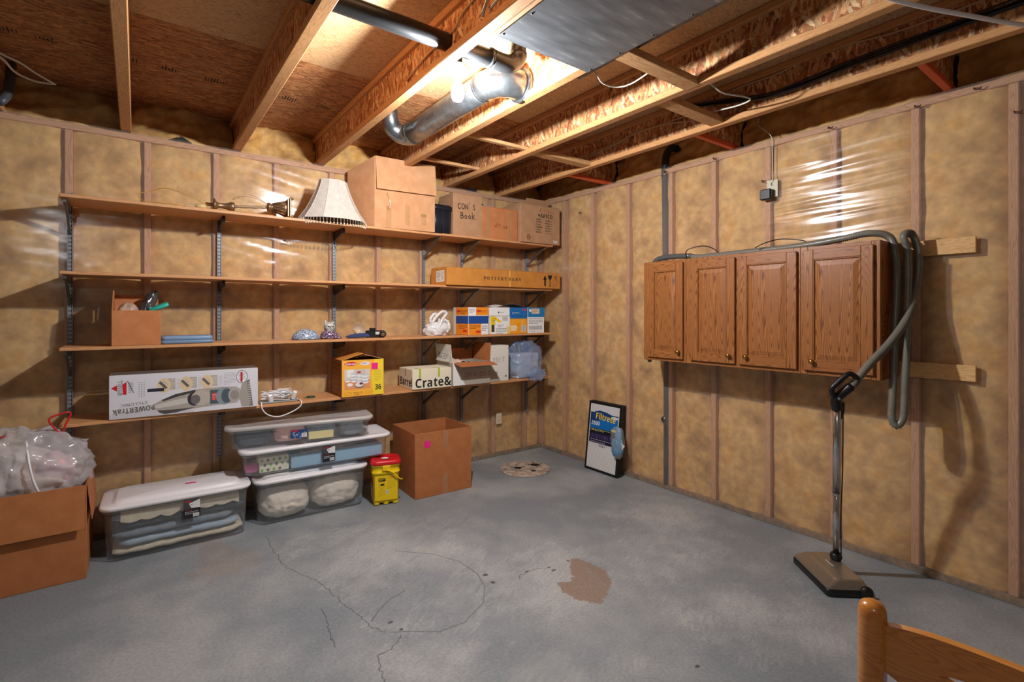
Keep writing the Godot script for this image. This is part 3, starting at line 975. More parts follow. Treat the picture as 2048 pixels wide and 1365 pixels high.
	cable("grey_conduit", [Vector3(-4.14, 2.64, 0.24), Vector3(-4.11, 2.72, 0.2), Vector3(-4.1, 2.9, 0.17)], 0.024, M.abs_grey, "grey pipe rising to the ceiling at the far left", "", "pipe")
	# vertical waste vent behind the film
	t = thing("vent_pipe", "grey plastic pipe standing behind the film left of the cabinets", "pipe", Vector3(-0.004, 0, 1.612))
	s = ST(true)
	tube(s, [Vector3(0.026, 0.03, 0), Vector3(0.026, 1.2, 0), Vector3(0.026, 2.64, -0.02)], 0.027, 16)
	part(t, "pipe", s, M.abs_grey)
	s = ST(true)
	tube(s, curve([Vector3(0.026, 2.6, -0.02), Vector3(0.03, 2.74, -0.015), Vector3(0.03, 2.8, 0.0), Vector3(0.06, 2.84, 0.02), Vector3(0.14, 2.85, 0.03)], 0.03), 0.031, 16)
	part(t, "elbow", s, M.abs_pipe)
	s = ST(true)
	lathe(s, [Vector2(0.0, 0.0), Vector2(0.024, 0.002), Vector2(0.026, 0.014), Vector2(0.018, 0.02), Vector2(0.0, 0.02)], 20, Transform3D(Basis(Vector3(0, 0, 1), PI / 2), Vector3(0.01, 0.575, -0.012)))
	part(t, "inlet_cap", s, M.galvanized)
	s = ST(true)
	tube(s, curve([Vector3(0.0, 0.56, 0.0), Vector3(-0.003, 0.5, 0.012), Vector3(0.0, 0.42, 0.01), Vector3(0.004, 0.35, 0.006)], 0.03), 0.004, 6)
	part(t, "inlet_wire", s, M.steel_dark)

# ---------------------------------------------------------------- shelving
const Y1 := 2.149
const Y2 := 1.706
const Y3 := 1.264
const Y4 := 0.823

func make_shelving():
	var stops := [[-3.858, 0.6, 2.215], [-3.046, 0.42, 2.165], [-2.226, 0.6, 2.165], [-1.415, 0.48, 2.165], [-1.011, 0.42, 2.165], [-0.21, 0.41, 2.165]]
	var where := ["nearest the left end", "second from the left", "third from the left", "fourth from the left", "fifth from the left", "nearest the corner"]
	for i in 6:
		var a: Array = stops[i]
		var t := thing("shelf_standard", "slotted grey metal shelf upright, " + where[i], "upright", Vector3(a[0], a[1], 0.018), 0.0, "slotted shelf uprights")
		var h: float = a[2] - a[1]
		var s := ST()
		box(s, Vector3(0, h / 2, 0), Vector3(0.026, h, 0.010), 0.0015)
		for e in [-0.0115, 0.0115]: box(s, Vector3(e, h / 2, 0.004), Vector3(0.003, h, 0.012), 0.0008)
		part(t, "channel", s, M.zinc)
		s = ST()
		for k in int(h / 0.0254):
			for e in [-0.005, 0.005]: box(s, Vector3(e, 0.013 + k * 0.0254, 0.0052), Vector3(0.0036, 0.012, 0.0006))
		var sl := part(t, "slots", s, M.slot)
		sl.set_meta("kind", "stuff")
	var level := [["top", Y1], ["second", Y2], ["third", Y3], ["lowest", Y4]]
	var turn := Basis(Vector3(0, 0, 1), Vector3(0, 1, 0), Vector3(-1, 0, 0))
	for l in level:
		for i in 6:
			var braced: bool = i in [0, 3, 4, 5]
			var t := thing("shelf_bracket", "%s metal bracket under the %s shelf on the upright %s" % ["braced" if braced else "short dark", l[0], where[i]], "bracket", Vector3(stops[i][0], l[1] - 0.0195, 0.024), 0.0, "shelf brackets")
			if braced:
				part(t, "arm", prism_of([0, 0, 0.30, 0, 0.30, -0.022, 0.278, -0.03, 0.0, -0.036], 0.016), M.bracket_grey, Transform3D(turn, V0))
				part(t, "brace", prism_of([0.265, -0.024, 0.245, -0.034, 0.004, -0.176, 0.0, -0.176, 0.0, -0.15, 0.24, -0.012], 0.011), M.bracket_grey, Transform3D(turn, V0))
			else:
				part(t, "arm", prism_of([0, 0, 0.225, 0, 0.236, -0.008, 0.238, -0.022, 0.228, -0.036, 0.03, -0.074, 0.0, -0.074], 0.012), M.bracket, Transform3D(turn, V0))
				part(t, "end_cap", prism_of([0.222, 0, 0.24, -0.004, 0.245, -0.022, 0.232, -0.042, 0.216, -0.036], 0.017), M.black, Transform3D(turn, V0))
	for l in level:
		var spans := [[-3.878, -0.145]]
		if l[0] == "top": spans = [[-3.878, -1.415], [-1.413, -0.145]]
		for k in spans.size():
			var w: float = spans[k][1] - spans[k][0]
			var lab: String = "long tan wood shelf, %s of the four levels" % l[0]
			if l[0] == "top": lab = ["tan wood shelf board on the top level, left of the join", "tan wood shelf board on the top level under the corner boxes"][k]
			var b := single("shelf_board", bx(Vector3(w, 0.019, 0.336), 0.002), M.shelf, lab, "shelf", T((spans[k][0] + spans[k][1]) / 2, l[1] - 0.0097 + (0.002 if k else 0.0), 0.027 + 0.168 + (0.006 if k else 0.0)), "shelf boards")

func prism_of(flat: Array, depth: float) -> SurfaceTool:
	var p := PackedVector2Array()
	for i in range(0, flat.size(), 2): p.append(Vector2(flat[i], flat[i + 1]))
	var s := ST()
	prism(s, p, depth)
	return s

# ---------------------------------------------------------------- cartons
# closed carton standing on its base at (x, y), front face at zf
func carton(nm: String, label: String, x0: float, x1: float, y: float, h: float, zf: float, d: float, mat: Material, ry := 0.0, group := "", tape := true) -> Node3D:
	var t := thing(nm, label, "box", Vector3((x0 + x1) / 2, y, zf - d / 2), ry, group)
	var w := x1 - x0
	part(t, "body", bx(Vector3(w, h - 0.004, d), 0.003, Vector3(0, (h - 0.004) / 2, 0)), mat)
	for e in [-1, 1]:
		part(t, "top_flap", bx(Vector3(w - 0.004, 0.004, d / 2 - 0.002), 0.001, Vector3(0, h - 0.0018, e * (d / 4))), mat)
	if tape:
		var s := ST()
		box(s, Vector3(0, h + 0.0006, 0), Vector3(w, 0.0006, 0.05))
		box(s, Vector3(w / 2 + 0.0006, h - 0.04, 0), Vector3(0.0006, 0.08, 0.05))
		box(s, Vector3(-w / 2 - 0.0006, h - 0.04, 0), Vector3(0.0006, 0.08, 0.05))
		part(t, "tape_strip", s, M.tape)
	return t

# open carton: four walls and a bottom, the flaps are added by the caller
func open_carton(nm: String, label: String, x0: float, x1: float, y: float, h: float, zf: float, d: float, mat: Material, ry := 0.0) -> Node3D:
	var t := thing(nm, label, "box", Vector3((x0 + x1) / 2, y, zf - d / 2), ry)
	var w := x1 - x0
	var th := 0.005
	part(t, "bottom", bx(Vector3(w - 0.002, th, d - 0.002), 0.0, Vector3(0, th / 2, 0)), mat)
	part(t, "front_wall", bx(Vector3(w, h, th), 0.0015, Vector3(0, h / 2, d / 2 - th / 2)), mat)
	part(t, "back_wall", bx(Vector3(w, h, th), 0.0015, Vector3(0, h / 2, -d / 2 + th / 2)), mat)
	for e in [-1, 1]: part(t, "side_wall", bx(Vector3(th, h, d - 0.01), 0.0015, Vector3(e * (w / 2 - th / 2), h / 2, 0)), mat)
	return t

# a flap hinged at «at», lying along x (w), rising by «turn» about x from hanging outwards; l long
func flap(t: Node3D, w: float, l: float, xf: Transform3D, mat: Material, nm := "flap"):
	var s := ST()
	box(s, Vector3(0, l / 2, 0), Vector3(w, l, 0.004), 0.0012)
	return part(t, nm, s, mat, xf)

func hexa(s: SurfaceTool, p: Array):
	var c := V0
	for q in p: c += q
	c /= 8
	for f in [[0, 1, 2, 3], [4, 5, 6, 7], [0, 1, 5, 4], [1, 2, 6, 5], [2, 3, 7, 6], [3, 0, 4, 7]]:
		face(s, [p[f[0]], p[f[1]], p[f[2]], p[f[3]]], c)

func make_shelf_one():
	# table lamp lying on its side
	var t := thing("table_lamp", "bronze table lamp base lying on its side on the top shelf", "lamp", Vector3(-2.64, Y1 + 0.078, 0.2))
	var ax := Transform3D(Basis(Vector3(0, 0, 1), PI / 2) * Basis(), V0)
	var s := ST()
	box(s, Vector3(0.022, 0, 0), Vector3(0.016, 0.15, 0.15), 0.006, Basis(Vector3(1, 0, 0), 0.0))
	box(s, Vector3(0.008, 0, 0), Vector3(0.012, 0.13, 0.13), 0.004)
	part(t, "foot_plate", s, M.bronze)
	for e in [-1, 1]:
		for g in [-1, 1]:
			s = ST(true)
			blob(s, Vector3(0.03, e * 0.066, g * 0.066), Vector3(0.014, 0.011, 0.014), 2.0, 0.1, 40.0, 3, 10, 8)
			part(t, "scroll_foot", s, M.bronze)
	s = ST(true)
	lathe(s, [Vector2(0.0, 0.0), Vector2(0.058, 0.002), Vector2(0.05, 0.018), Vector2(0.04, 0.04), Vector2(0.03, 0.065), Vector2(0.024, 0.09), Vector2(0.026, 0.1), Vector2(0.032, 0.106), Vector2(0.03, 0.118), Vector2(0.016, 0.122)], 24, ax)
	part(t, "fluted_pedestal", s, M.bronze)
	for k in 12:
		s = ST(true)
		var a := TAU * k / 12
		var d := Vector3(0, cos(a), sin(a))
		tube(s, [Vector3(-0.008, 0, 0) + d * 0.056, Vector3(-0.035, 0, 0) + d * 0.045, Vector3(-0.088, 0, 0) + d * 0.026], 0.004, 6)
		part(t, "flute", s, M.bronze)
	s = ST(true)
	tube(s, curve([Vector3(-0.11, 0, 0), Vector3(-0.2, -0.012, 0), Vector3(-0.33, -0.024, 0)], 0.04), func(i, _d): return 0.011 if i % 2 else 0.009, 12)
	part(t, "twisted_stem", s, plain(C(150, 128, 98), 0.25, 0.3))
	s = ST(true)
	tube(s, curve([Vector3(-0.12, 0.02, 0.0), Vector3(-0.2, 0.065, 0.0), Vector3(-0.27, 0.072, 0.0), Vector3(-0.34, 0.03, 0.0)], 0.03), 0.0016, 6)
	tube(s, curve([Vector3(-0.12, 0.01, 0.02), Vector3(-0.2, 0.045, 0.03), Vector3(-0.28, 0.048, 0.03), Vector3(-0.34, 0.02, 0.01)], 0.03), 0.0016, 6)
	part(t, "harp", s, M.bronze)
	s = ST(true)
	lathe(s, [Vector2(0.012, 0.325), Vector2(0.03, 0.33), Vector2(0.034, 0.345), Vector2(0.028, 0.36), Vector2(0.02, 0.38), Vector2(0.016, 0.42), Vector2(0.03, 0.44), Vector2(0.045, 0.447), Vector2(0.046, 0.455), Vector2(0.012, 0.46), Vector2(0.012, 0.5)], 20, Transform3D(ax.basis, Vector3(0, -0.028, 0)))
	part(t, "upper_cup", s, M.bronze)
	s = ST(true)
	lathe(s, [Vector2(0.016, 0.5), Vector2(0.018, 0.53), Vector2(0.012, 0.56)], 16, Transform3D(ax.basis, Vector3(0, -0.05, 0.01)))
	part(t, "socket", s, plain(C(210, 180, 120), 0.5))
	s = ST(true)
	lathe(s, [Vector2(0.0, 0.56), Vector2(0.014, 0.565), Vector2(0.017, 0.585), Vector2(0.01, 0.61), Vector2(0.004, 0.622)], 14, Transform3D(ax.basis, Vector3(0, -0.058, 0.02)))
	part(t, "crystal_finial", s, M.clear)
	s = ST(true)
	tube(s, curve([Vector3(-0.5, -0.05, 0.08), Vector3(-0.6, -0.01, 0.12), Vector3(-0.72, 0.025, 0.1), Vector3(-0.8, 0.0, 0.08), Vector3(-0.86, -0.03, 0.1), Vector3(-0.84, -0.07, 0.104), Vector3(-0.76, -0.072, 0.108), Vector3(-0.66, -0.0755, 0.112), Vector3(-0.5, -0.074, 0.09), Vector3(-0.3, -0.074, 0.1), Vector3(-0.1, -0.074, 0.1)], 0.02), 0.0022, 6)
	part(t, "cord", s, plain(C(196, 138, 46), 0.5))
	# lamp shade
	t = thing("lamp_shade", "cream bell-shaped fabric lamp shade with beaded fringe", "lamp shade", Vector3(-2.3, Y1 + 0.004, 0.235))
	s = ST()
	var prof := [Vector2(0.255, 0.012), Vector2(0.235, 0.04), Vector2(0.2, 0.09), Vector2(0.168, 0.15), Vector2(0.14, 0.21), Vector2(0.12, 0.26), Vector2(0.108, 0.3), Vector2(0.104, 0.322)]
	var rings := []
	for p in prof:
		var r := []
		for i in 10:
			var a := TAU * (i + 0.3) / 10
			r.append(Vector3(cos(a) * p.x, p.y, sin(a) * p.x * 0.74))
		rings.append(r)
	loft(s, rings, false, false)
	part(t, "fabric", s, M.shade)
	for i in 10:
		var a := TAU * (i + 0.3) / 10
		s = ST(true)
		var p := []
		for q in prof: p.append(Vector3(cos(a) * q.x, q.y, sin(a) * q.x * 0.74))
		tube(s, p, 0.0022, 5)
		part(t, "rib", s, M.shade)
	s = ST(true)
	for i in 64:
		var a := TAU * i / 64
		var c := Vector3(cos(a) * 0.252, 0.0, sin(a) * 0.252 * 0.74)
		if c.z < 0.03: continue
		var drop := -0.026 if c.z > 0.085 else 0.004
		tube(s, [c + Vector3(0, 0.014, 0), c + Vector3(0, drop, 0)], 0.0012, 4)
		blob(s, c + Vector3(0, drop - 0.002, 0), Vector3(0.006, 0.008, 0.006), 2.0, 0.0, 1.0, 1, 7, 6)
	var fr := part(t, "bead_fringe", s, plain(C(208, 196, 176), 0.2))
	fr.set_meta("kind", "stuff")
	# the big carton
	t = thing("large_carton", "large brown cardboard box with its front flap hanging on top shelf", "box", Vector3(-1.8, Y1 + 0.001, 0.17))
	s = ST()
	var o := Vector3(-1.8, Y1 + 0.001, 0.17)
	var P := [Vector3(-1.99, Y1, 0.306), Vector3(-1.47, Y1, 0.332), Vector3(-1.58, Y1, 0.032), Vector3(-2.113, Y1, 0.032), Vector3(-1.99, 2.712, 0.306), Vector3(-1.47, 2.71, 0.332), Vector3(-1.58, 2.638, 0.032), Vector3(-2.113, 2.63, 0.032)]
	for k in 8: P[k] -= o
	for k in 4: P[k].y = 0.0
	hexa(s, P)
	part(t, "body", s, M.card)
	s = ST()
	var dx: Vector3 = P[5] - P[4]
	var nrm := Vector3(-dx.z, 0, dx.x).normalized()
	var A: Vector3 = P[4] + nrm * 0.003 + dx * 0.012
	var B: Vector3 = P[5] + nrm * 0.003
	hexa(s, [A, B, B + nrm * 0.005, A + nrm * 0.005, A + Vector3(0.004, -0.262, 0) + nrm * 0.018, B + Vector3(0.004, -0.255, 0) + nrm * 0.018, B + Vector3(0.004, -0.255, 0) + nrm * 0.023, A + Vector3(0.004, -0.262, 0) + nrm * 0.023])
	part(t, "front_flap", s, M.card)
	var fx := Transform3D(Basis(dx.normalized(), Vector3.UP, nrm), P[0])
	for q in [[0.115, 0.09, 0.044, 0.18], [0.275, 0.12, 0.042, 0.17], [0.42, 0.1, 0.045, 0.1]]:
		sticker(t, "tape_strip", q[2], q[3], M.tape, fx * T(q[0], q[1], 0), 0.002)
	s = ST(true)
	tube(s, curve([fx * Vector3(0.1, 0.28, 0.012), fx * Vector3(0.115, 0.235, 0.006), fx * Vector3(0.13, 0.19, 0.008), fx * Vector3(0.115, 0.15, 0.006), fx * Vector3(0.105, 0.17, 0.01)], 0.02), 0.006, 6)
	part(t, "loose_tape_curl", s, M.tape)
	sticker(t, "printed_mark", 0.05, 0.02, plain(C(150, 104, 66), 0.85), fx * T(0.42, 0.13, 0))
	# navy tote
	t = thing("navy_tote", "dark navy plastic tote with lid between two cartons", "tote", Vector3(-1.362, Y1 + 0.001, 0.17))
	s = ST(true)
	loft(s, [rr(0.165, 0.24, 0.02, 0.0), rr(0.17, 0.25, 0.02, 0.11), rr(0.174, 0.256, 0.02, 0.215)])
	part(t, "body", s, M.navy)
	s = ST(true)
	loft(s, [rr(0.182, 0.268, 0.025, 0.212), rr(0.186, 0.27, 0.025, 0.222), rr(0.184, 0.268, 0.025, 0.24), rr(0.17, 0.25, 0.025, 0.25), rr(0.16, 0.24, 0.02, 0.254)])
	part(t, "lid", s, M.navy)
	for e in [-0.06, 0.0, 0.06]: part(t, "rib", bx(Vector3(0.008, 0.2, 0.006), 0.002, Vector3(e, 0.105, 0.127)), M.navy)
	# cartons toward the corner
	t = carton("carton", "pale brown carton with two words handwritten in black marker", -1.262, -0.96, Y1 + 0.001, 0.378, 0.3, 0.265, M.card_pale, 0.0, "cartons on the top shelf", false)
	pen(t, "CON'S", 0.05, M.ink, T(-0.01, 0.265, 0.1335, 0, 0, 0.02), 0.006)
	pen(t, "Book", 0.052, M.ink, T(0.0, 0.185, 0.1335, 0, 0, 0.03), 0.006)
	t = carton("carton", "short orange-brown carton with one word in red pen", -0.955, -0.548, Y1 + 0.001, 0.3, 0.3, 0.17, M.card_orange, 0.0, "cartons on the top shelf", true)
	pen(t, "oFFice", 0.034, M.ink_red, T(0.01, 0.13, 0.0862), 0.004)
	for e in [-0.14, 0.1]: sticker(t, "tape_strip", 0.05, 0.28, M.tape, T(e, 0.145, 0.0858))
	t = carton("carton", "corner carton printed with a bold black logo and blank form lines", -0.532, -0.03, Y1 + 0.001, 0.375, 0.34, 0.3, M.card_pale, 0.0, "cartons on the top shelf", false)
	flap(t, 0.3, 0.1, T(0.05, 0.37, 0.0, 0.0, 0.5), M.card_pale, "raised_flap")
	words(t, "SATCO", 0.15, 0.038, M.ink, T(0.075, 0.275, 0.151), true)
	s = ST()
	for q in [[-0.028, 0.283, 0.02, 0.006], [-0.022, 0.275, 0.03, 0.006], [-0.016, 0.267, 0.022, 0.006]]: box(s, Vector3(q[0], q[1], 0.1512), Vector3(q[2], q[3], 0.0008))
	part(t, "printed_logo", s, M.ink)
	pen(t, "Kitchen", 0.035, M.ink_red, T(0.08, 0.325, 0.1504, 0, 0, -0.05), 0.003)
	for k in 6:
		words(t, ["ITEM NO.", "QUANTITY", "P.O. NO.", "CARTON NO.", "LOT NO.", "MADE IN"][k], [0.06, 0.07, 0.055, 0.08, 0.055, 0.06][k], 0.014, M.ink, T(-0.03 + [0.0, 0.005, 0.0, 0.01, 0.0, 0.0][k], 0.235 - k * 0.025, 0.151), true)
		s = ST()
		box(s, Vector3(0.1, 0.228 - k * 0.025, 0.1512), Vector3(0.1, 0.0024, 0.0006))
		part(t, "printed_line", s, M.ink)
	for k in 5: words(t, ["10003", "24 SET", "L7 PM", "LP7001", "0107 19"][k], 0.055, 0.013, M.ink_grey, T(0.085, 0.236 - k * 0.025, 0.151))
	var im := canvas(128, 64, C(210, 160, 116))
	bars(im, 8, 8, 112, 48)
	sticker(t, "barcode", 0.06, 0.032, printed(im), T(0.19, 0.03, 0.1505))
	s = ST(true)
	tube(s, curve([Vector3(-0.14, 0.075, 0.151), Vector3(-0.165, 0.07, 0.151), Vector3(-0.172, 0.05, 0.151), Vector3(-0.165, 0.03, 0.151), Vector3(-0.14, 0.025, 0.151)], 0.01), 0.0024, 5)
	part(t, "printed_emblem", s, M.ink)
	for k in 2: words(t, ["U", "L"][k], 0.012, 0.026, M.ink, T(-0.15 + k * 0.015, 0.05, 0.151), true)
	single("grey_bin", bx(Vector3(0.14, 0.36, 0.08), 0.006, Vector3(0, 0.18, 0)), plain(C(170, 166, 178), 0.5), "pale grey bin standing behind the office carton", "bin", T(-0.8, Y1 + 0.001, 0.1 - 0.03))
	# oddments on the top plate
	single("black_wedge", prism_of([-0.06, 0, 0.06, 0, 0.0, 0.034], 0.04), M.black, "small black wedge lying on the wall's top plate", "wedge", T(-3.27, 2.669, -0.03))
	single("black_clip", prism_of([-0.05, 0, 0.05, 0, 0.04, 0.022, -0.04, 0.022], 0.05), M.navy, "small dark clip on the top plate above the cartons", "clip", T(-0.87, 2.669, -0.03))

func make_shelf_two():
	var t := carton("long_carton", "long narrow orange-brown carton on the second shelf", -1.345, -0.03, Y2 + 0.001, 0.158, 0.34, 0.29, M.card_yellow, 0.0, "", false)
	t.set_meta("label", "long narrow yellow-brown carton on the second shelf")
	words(t, "P O T T E R Y  B A R N", 0.43, 0.028, M.ink, T(-0.06, 0.075, 0.146), true, true)
	var s := ST()
	prism(s, PackedVector2Array([Vector2(-0.024, 0.01), Vector2(0, 0.058), Vector2(0.024, 0.01), Vector2(0.01, 0.01), Vector2(0.01, -0.05), Vector2(-0.01, -0.05), Vector2(-0.01, 0.01)]), 0.0008, T(0.455, 0.075, 0.1455))
	part(t, "printed_arrow", s, M.ink)
	s = ST()
	prism(s, PackedVector2Array([Vector2(-0.03, 0.058), Vector2(0.03, 0.058), Vector2(0.016, 0.02), Vector2(0.004, 0.012), Vector2(0.004, -0.044), Vector2(0.018, -0.052), Vector2(-0.018, -0.052), Vector2(-0.004, -0.044), Vector2(-0.004, 0.012), Vector2(-0.016, 0.02)]), 0.0008, T(0.52, 0.075, 0.1455))
	part(t, "printed_glass_symbol", s, M.ink)
	for k in 2: words(t, ["1", "5"][k], [0.011, 0.022][k], 0.04, M.ink, T(0.575 + k * 0.025, 0.108, 0.146))
	s = ST()
	for y in [0.078, 0.05, 0.03]: box(s, Vector3(0.59, y, 0.1455), Vector3(0.06, 0.002, 0.0006))
	for x in [0.56, 0.62]: box(s, Vector3(x, 0.054, 0.1455), Vector3(0.002, 0.05, 0.0006))
	part(t, "printed_frame", s, M.ink_red)
	sticker(t, "tape_strip", 0.012, 0.156, plain(C(240, 190, 90), 0.3), T(0.02, 0.078, 0.145))
	var im := canvas(128, 96, C(232, 228, 222))
	small_print(im, 10, 10, 60, 6, 9, Color(0.35, 0.33, 0.32))
	bars(im, 10, 62, 50, 26)
	small_print(im, 78, 8, 40, 8, 10, Color(0.4, 0.38, 0.36))
	sticker(t, "shipping_label", 0.15, 0.1, printed(im), Transform3D(Basis(Vector3.UP, -PI / 2), Vector3(-0.6575, 0.08, 0.03)), 0.001)

func make_shelf_three():
	# small open carton with packets
	var t := open_carton("small_carton", "small open brown carton filled with packets on third shelf", -3.645, -3.402, Y3 + 0.001, 0.215, 0.306, 0.24, M.card_orange)
	flap(t, 0.22, 0.12, Transform3D(Basis(Vector3.UP, PI / 2) * Basis(Vector3.RIGHT, 0.05), Vector3(-0.119, 0.214, 0)), M.card_orange)
	flap(t, 0.23, 0.1, Transform3D(Basis(Vector3.RIGHT, -0.1), Vector3(0, 0.214, -0.116)), M.card_orange)
	var s := ST(true)
	blob(s, Vector3(-3.57, Y3 + 0.2, 0.2), Vector3(0.045, 0.05, 0.05), 2.5, 0.35, 14.0, 5, 24, 16, true)
	single("packet", s, plain(C(186, 158, 140), 0.4), "crumpled beige packet in the small open carton", "packet")
	s = ST(true)
	blob(s, V0, Vector3(0.036, 0.12, 0.03), 2.4, 0.3, 16.0, 6, 28, 22, true)
	single("foil_packet", s, plain(C(92, 92, 94), 0.15, 0.6), "shiny dark packet standing up in the small open carton", "packet", T(-3.475, Y3 + 0.215, 0.16, 0.3, 0.0, -0.35))
	s = ST(true)
	box(s, V0, Vector3(0.11, 0.022, 0.06), 0.006)
	single("teal_pouch", s, plain(C(46, 176, 156), 0.4), "teal pouch leaning out of the small open carton", "pouch", T(-3.41, Y3 + 0.238, 0.24, 0.1, 0.2, 0.42))
	# blue plastic lid
	t = thing("blue_plastic_lid", "flat dusty-blue plastic lid lying beside the small carton", "lid", Vector3(-3.255, Y3 + 0.001, 0.18))
	s = ST(true)
	loft(s, [rr(0.285, 0.2, 0.03, 0.0), rr(0.294, 0.21, 0.03, 0.006), rr(0.294, 0.21, 0.03, 0.02), rr(0.284, 0.2, 0.03, 0.024)])
	part(t, "lower_rim", s, plain(C(112, 140, 172), 0.4))
	s = ST(true)
	loft(s, [rr(0.278, 0.196, 0.028, 0.024), rr(0.286, 0.204, 0.03, 0.03), rr(0.286, 0.204, 0.03, 0.044), rr(0.274, 0.192, 0.03, 0.05)])
	part(t, "upper_rim", s, plain(C(124, 152, 184), 0.4))
	part(t, "recess", bx(Vector3(0.12, 0.003, 0.03), 0.001, Vector3(0.06, 0.0505, 0.06)), plain(C(96, 120, 150), 0.5))
	# speckled glitter dome and cat
	var im := canvas(256, 256, C(150, 166, 184))
	for k in 700: rect(im, rnd.randf() * 256, rnd.randf() * 256, 8, 8, [C(36, 90, 150), C(240, 240, 236), C(60, 66, 80), C(150, 170, 190)][rnd.randi() % 4])
	for q in [[60, 110, 40, 34], [190, 100, 50, 30], [20, 120, 30, 40]]: 
		for k in 260:
			var a := rnd.randf() * TAU
			var rad := sqrt(rnd.randf())
			rect(im, q[0] + cos(a) * rad * q[2], q[1] + sin(a) * rad * q[3], 10, 10, [C(24, 84, 150), C(30, 100, 170), C(20, 60, 120)][rnd.randi() % 3])
	var gm := wrapped(ImageTexture.create_from_image(im), Vector3(7, 7, 7), 0.2)
	s = ST(true)
	blob(s, Vector3(0, 0.0, 0), Vector3(0.1, 0.078, 0.075), 2.0, 0.03, 8.0, 4, 30, 18, false, 0.0)
	single("glitter_dome", s, gm, "low dome figurine covered in blue and silver glitter", "figurine", T(-2.5, Y3 + 0.002, 0.22))
	var cm := canvas(128, 128, C(90, 60, 92))
	for k in 420: rect(cm, rnd.randf() * 128, rnd.randf() * 128, 6, 6, [C(70, 40, 80), C(150, 120, 150), C(50, 30, 60), C(230, 226, 224)][rnd.randi() % 4])
	var hm := canvas(128, 128, C(206, 204, 196))
	for k in 420: rect(hm, rnd.randf() * 128, rnd.randf() * 128, 6, 6, [C(60, 62, 62), C(240, 240, 236), C(150, 152, 146), C(110, 112, 108)][rnd.randi() % 4])
	t = thing("cat_figurine", "glittery cat figurine with silver head and purple body", "figurine", Vector3(-2.325, Y3 + 0.001, 0.22))
	var purple := wrapped(ImageTexture.create_from_image(cm), Vector3(12, 12, 12), 0.18)
	var silver := wrapped(ImageTexture.create_from_image(hm), Vector3(12, 12, 12), 0.18)
	s = ST(true)
	blob(s, Vector3(0, 0.02, 0), Vector3(0.066, 0.05, 0.055), 2.2, 0.04, 10.0, 8, 24, 16, false, 0.0)
	part(t, "body", s, purple)
	s = ST(true)
	blob(s, Vector3(0.05, 0.008, 0.02), Vector3(0.045, 0.014, 0.02), 2.0, 0.05, 10.0, 9, 16, 10, false, 0.0)
	part(t, "tail", s, purple)
	s = ST(true)
	blob(s, Vector3(0.0, 0.088, 0.006), Vector3(0.04, 0.042, 0.038), 2.3, 0.03, 10.0, 10, 24, 16)
	part(t, "head", s, silver)
	for e in [-1, 1]:
		s = ST()
		lathe(s, [Vector2(0.015, 0.115), Vector2(0.01, 0.13), Vector2(0.002, 0.143)], 8, Transform3D(Basis(), Vector3(e * 0.026, 0, 0)))
		part(t, "ear", s, silver)
		s = ST(true)
		blob(s, Vector3(e * 0.016, 0.096, 0.042), Vector3(0.007, 0.004, 0.003), 2.0, 0.0, 1.0, 1, 8, 6)
		part(t, "eye", s, M.ink)
	s = ST(true)
	blob(s, Vector3(0, 0.082, 0.044), Vector3(0.004, 0.003, 0.003), 2.0, 0.0, 1.0, 1, 8, 6)
	part(t, "nose", s, M.ink)
	# camera with strap and a cap
	t = thing("film_camera", "old black compact camera lying on the third shelf", "camera", Vector3(-1.955, Y3 + 0.001, 0.22), -0.35)
	part(t, "body", bx(Vector3(0.15, 0.056, 0.05), 0.006, Vector3(0, 0.029, 0)), M.black)
	part(t, "top_housing", bx(Vector3(0.05, 0.02, 0.03), 0.005, Vector3(-0.02, 0.067, 0)), M.black)
	part(t, "label_plate", bx(Vector3(0.034, 0.022, 0.002), 0.0005, Vector3(0.02, 0.036, 0.0255)), plain(C(206, 204, 196), 0.5))
	s = ST(true)
	lathe(s, [Vector2(0.026, 0.0), Vector2(0.028, 0.01), Vector2(0.024, 0.03), Vector2(0.018, 0.032)], 24, Transform3D(Basis(Vector3.RIGHT, PI / 2), Vector3(0.06, 0.03, 0.024)))
	part(t, "lens_barrel", s, M.steel_dark)
	s = ST(true)
	lathe(s, [Vector2(0.0, 0.033), Vector2(0.018, 0.034), Vector2(0.0, 0.035)], 20, Transform3D(Basis(Vector3.RIGHT, PI / 2), Vector3(0.06, 0.03, 0.024)))
	part(t, "lens_glass", s, M.chrome)
	s = ST(true)
	for k in 5:
		tube(s, curve([Vector3(-2.0, 0.012 + k * 0.005, 0.22), Vector3(-2.06, 0.016 + k * 0.004, 0.25 - k * 0.012), Vector3(-2.13, 0.012 + k * 0.003, 0.25 - k * 0.014), Vector3(-2.18, 0.011, 0.235 - k * 0.01), Vector3(-2.14, 0.011, 0.2), Vector3(-2.05, 0.014, 0.205)], 0.02), 0.0075, 7)
	single("camera_strap", s, cloth(C(44, 62, 108), 69), "dark blue camera strap in a heap beside the camera", "strap", T(0, Y3, 0))
	s = ST(true)
	lathe(s, [Vector2(0.0, 0.0), Vector2(0.036, 0.0), Vector2(0.046, 0.02), Vector2(0.05, 0.05), Vector2(0.051, 0.052), Vector2(0.048, 0.05), Vector2(0.043, 0.022), Vector2(0.034, 0.003), Vector2(0.0, 0.003)], 24)
	single("plastic_cup_lid", s, film(C(220, 200, 180), 0.35, 0.1), "small clear plastic dome tipped on its side by the camera", "dome", T(-2.07, Y3 + 0.052, 0.14, 0.3, 1.1, 0.3))
	# shopping bag
	t = thing("shopping_bag", "white knotted plastic shopping bag leaning on the paper boxes", "bag", Vector3(-1.385, Y3 + 0.001, 0.22))
	s = ST(true)
	blob(s, Vector3(0, 0.05, 0), Vector3(0.105, 0.062, 0.07), 2.2, 0.32, 12.0, 21, 44, 26, true, 0.0)
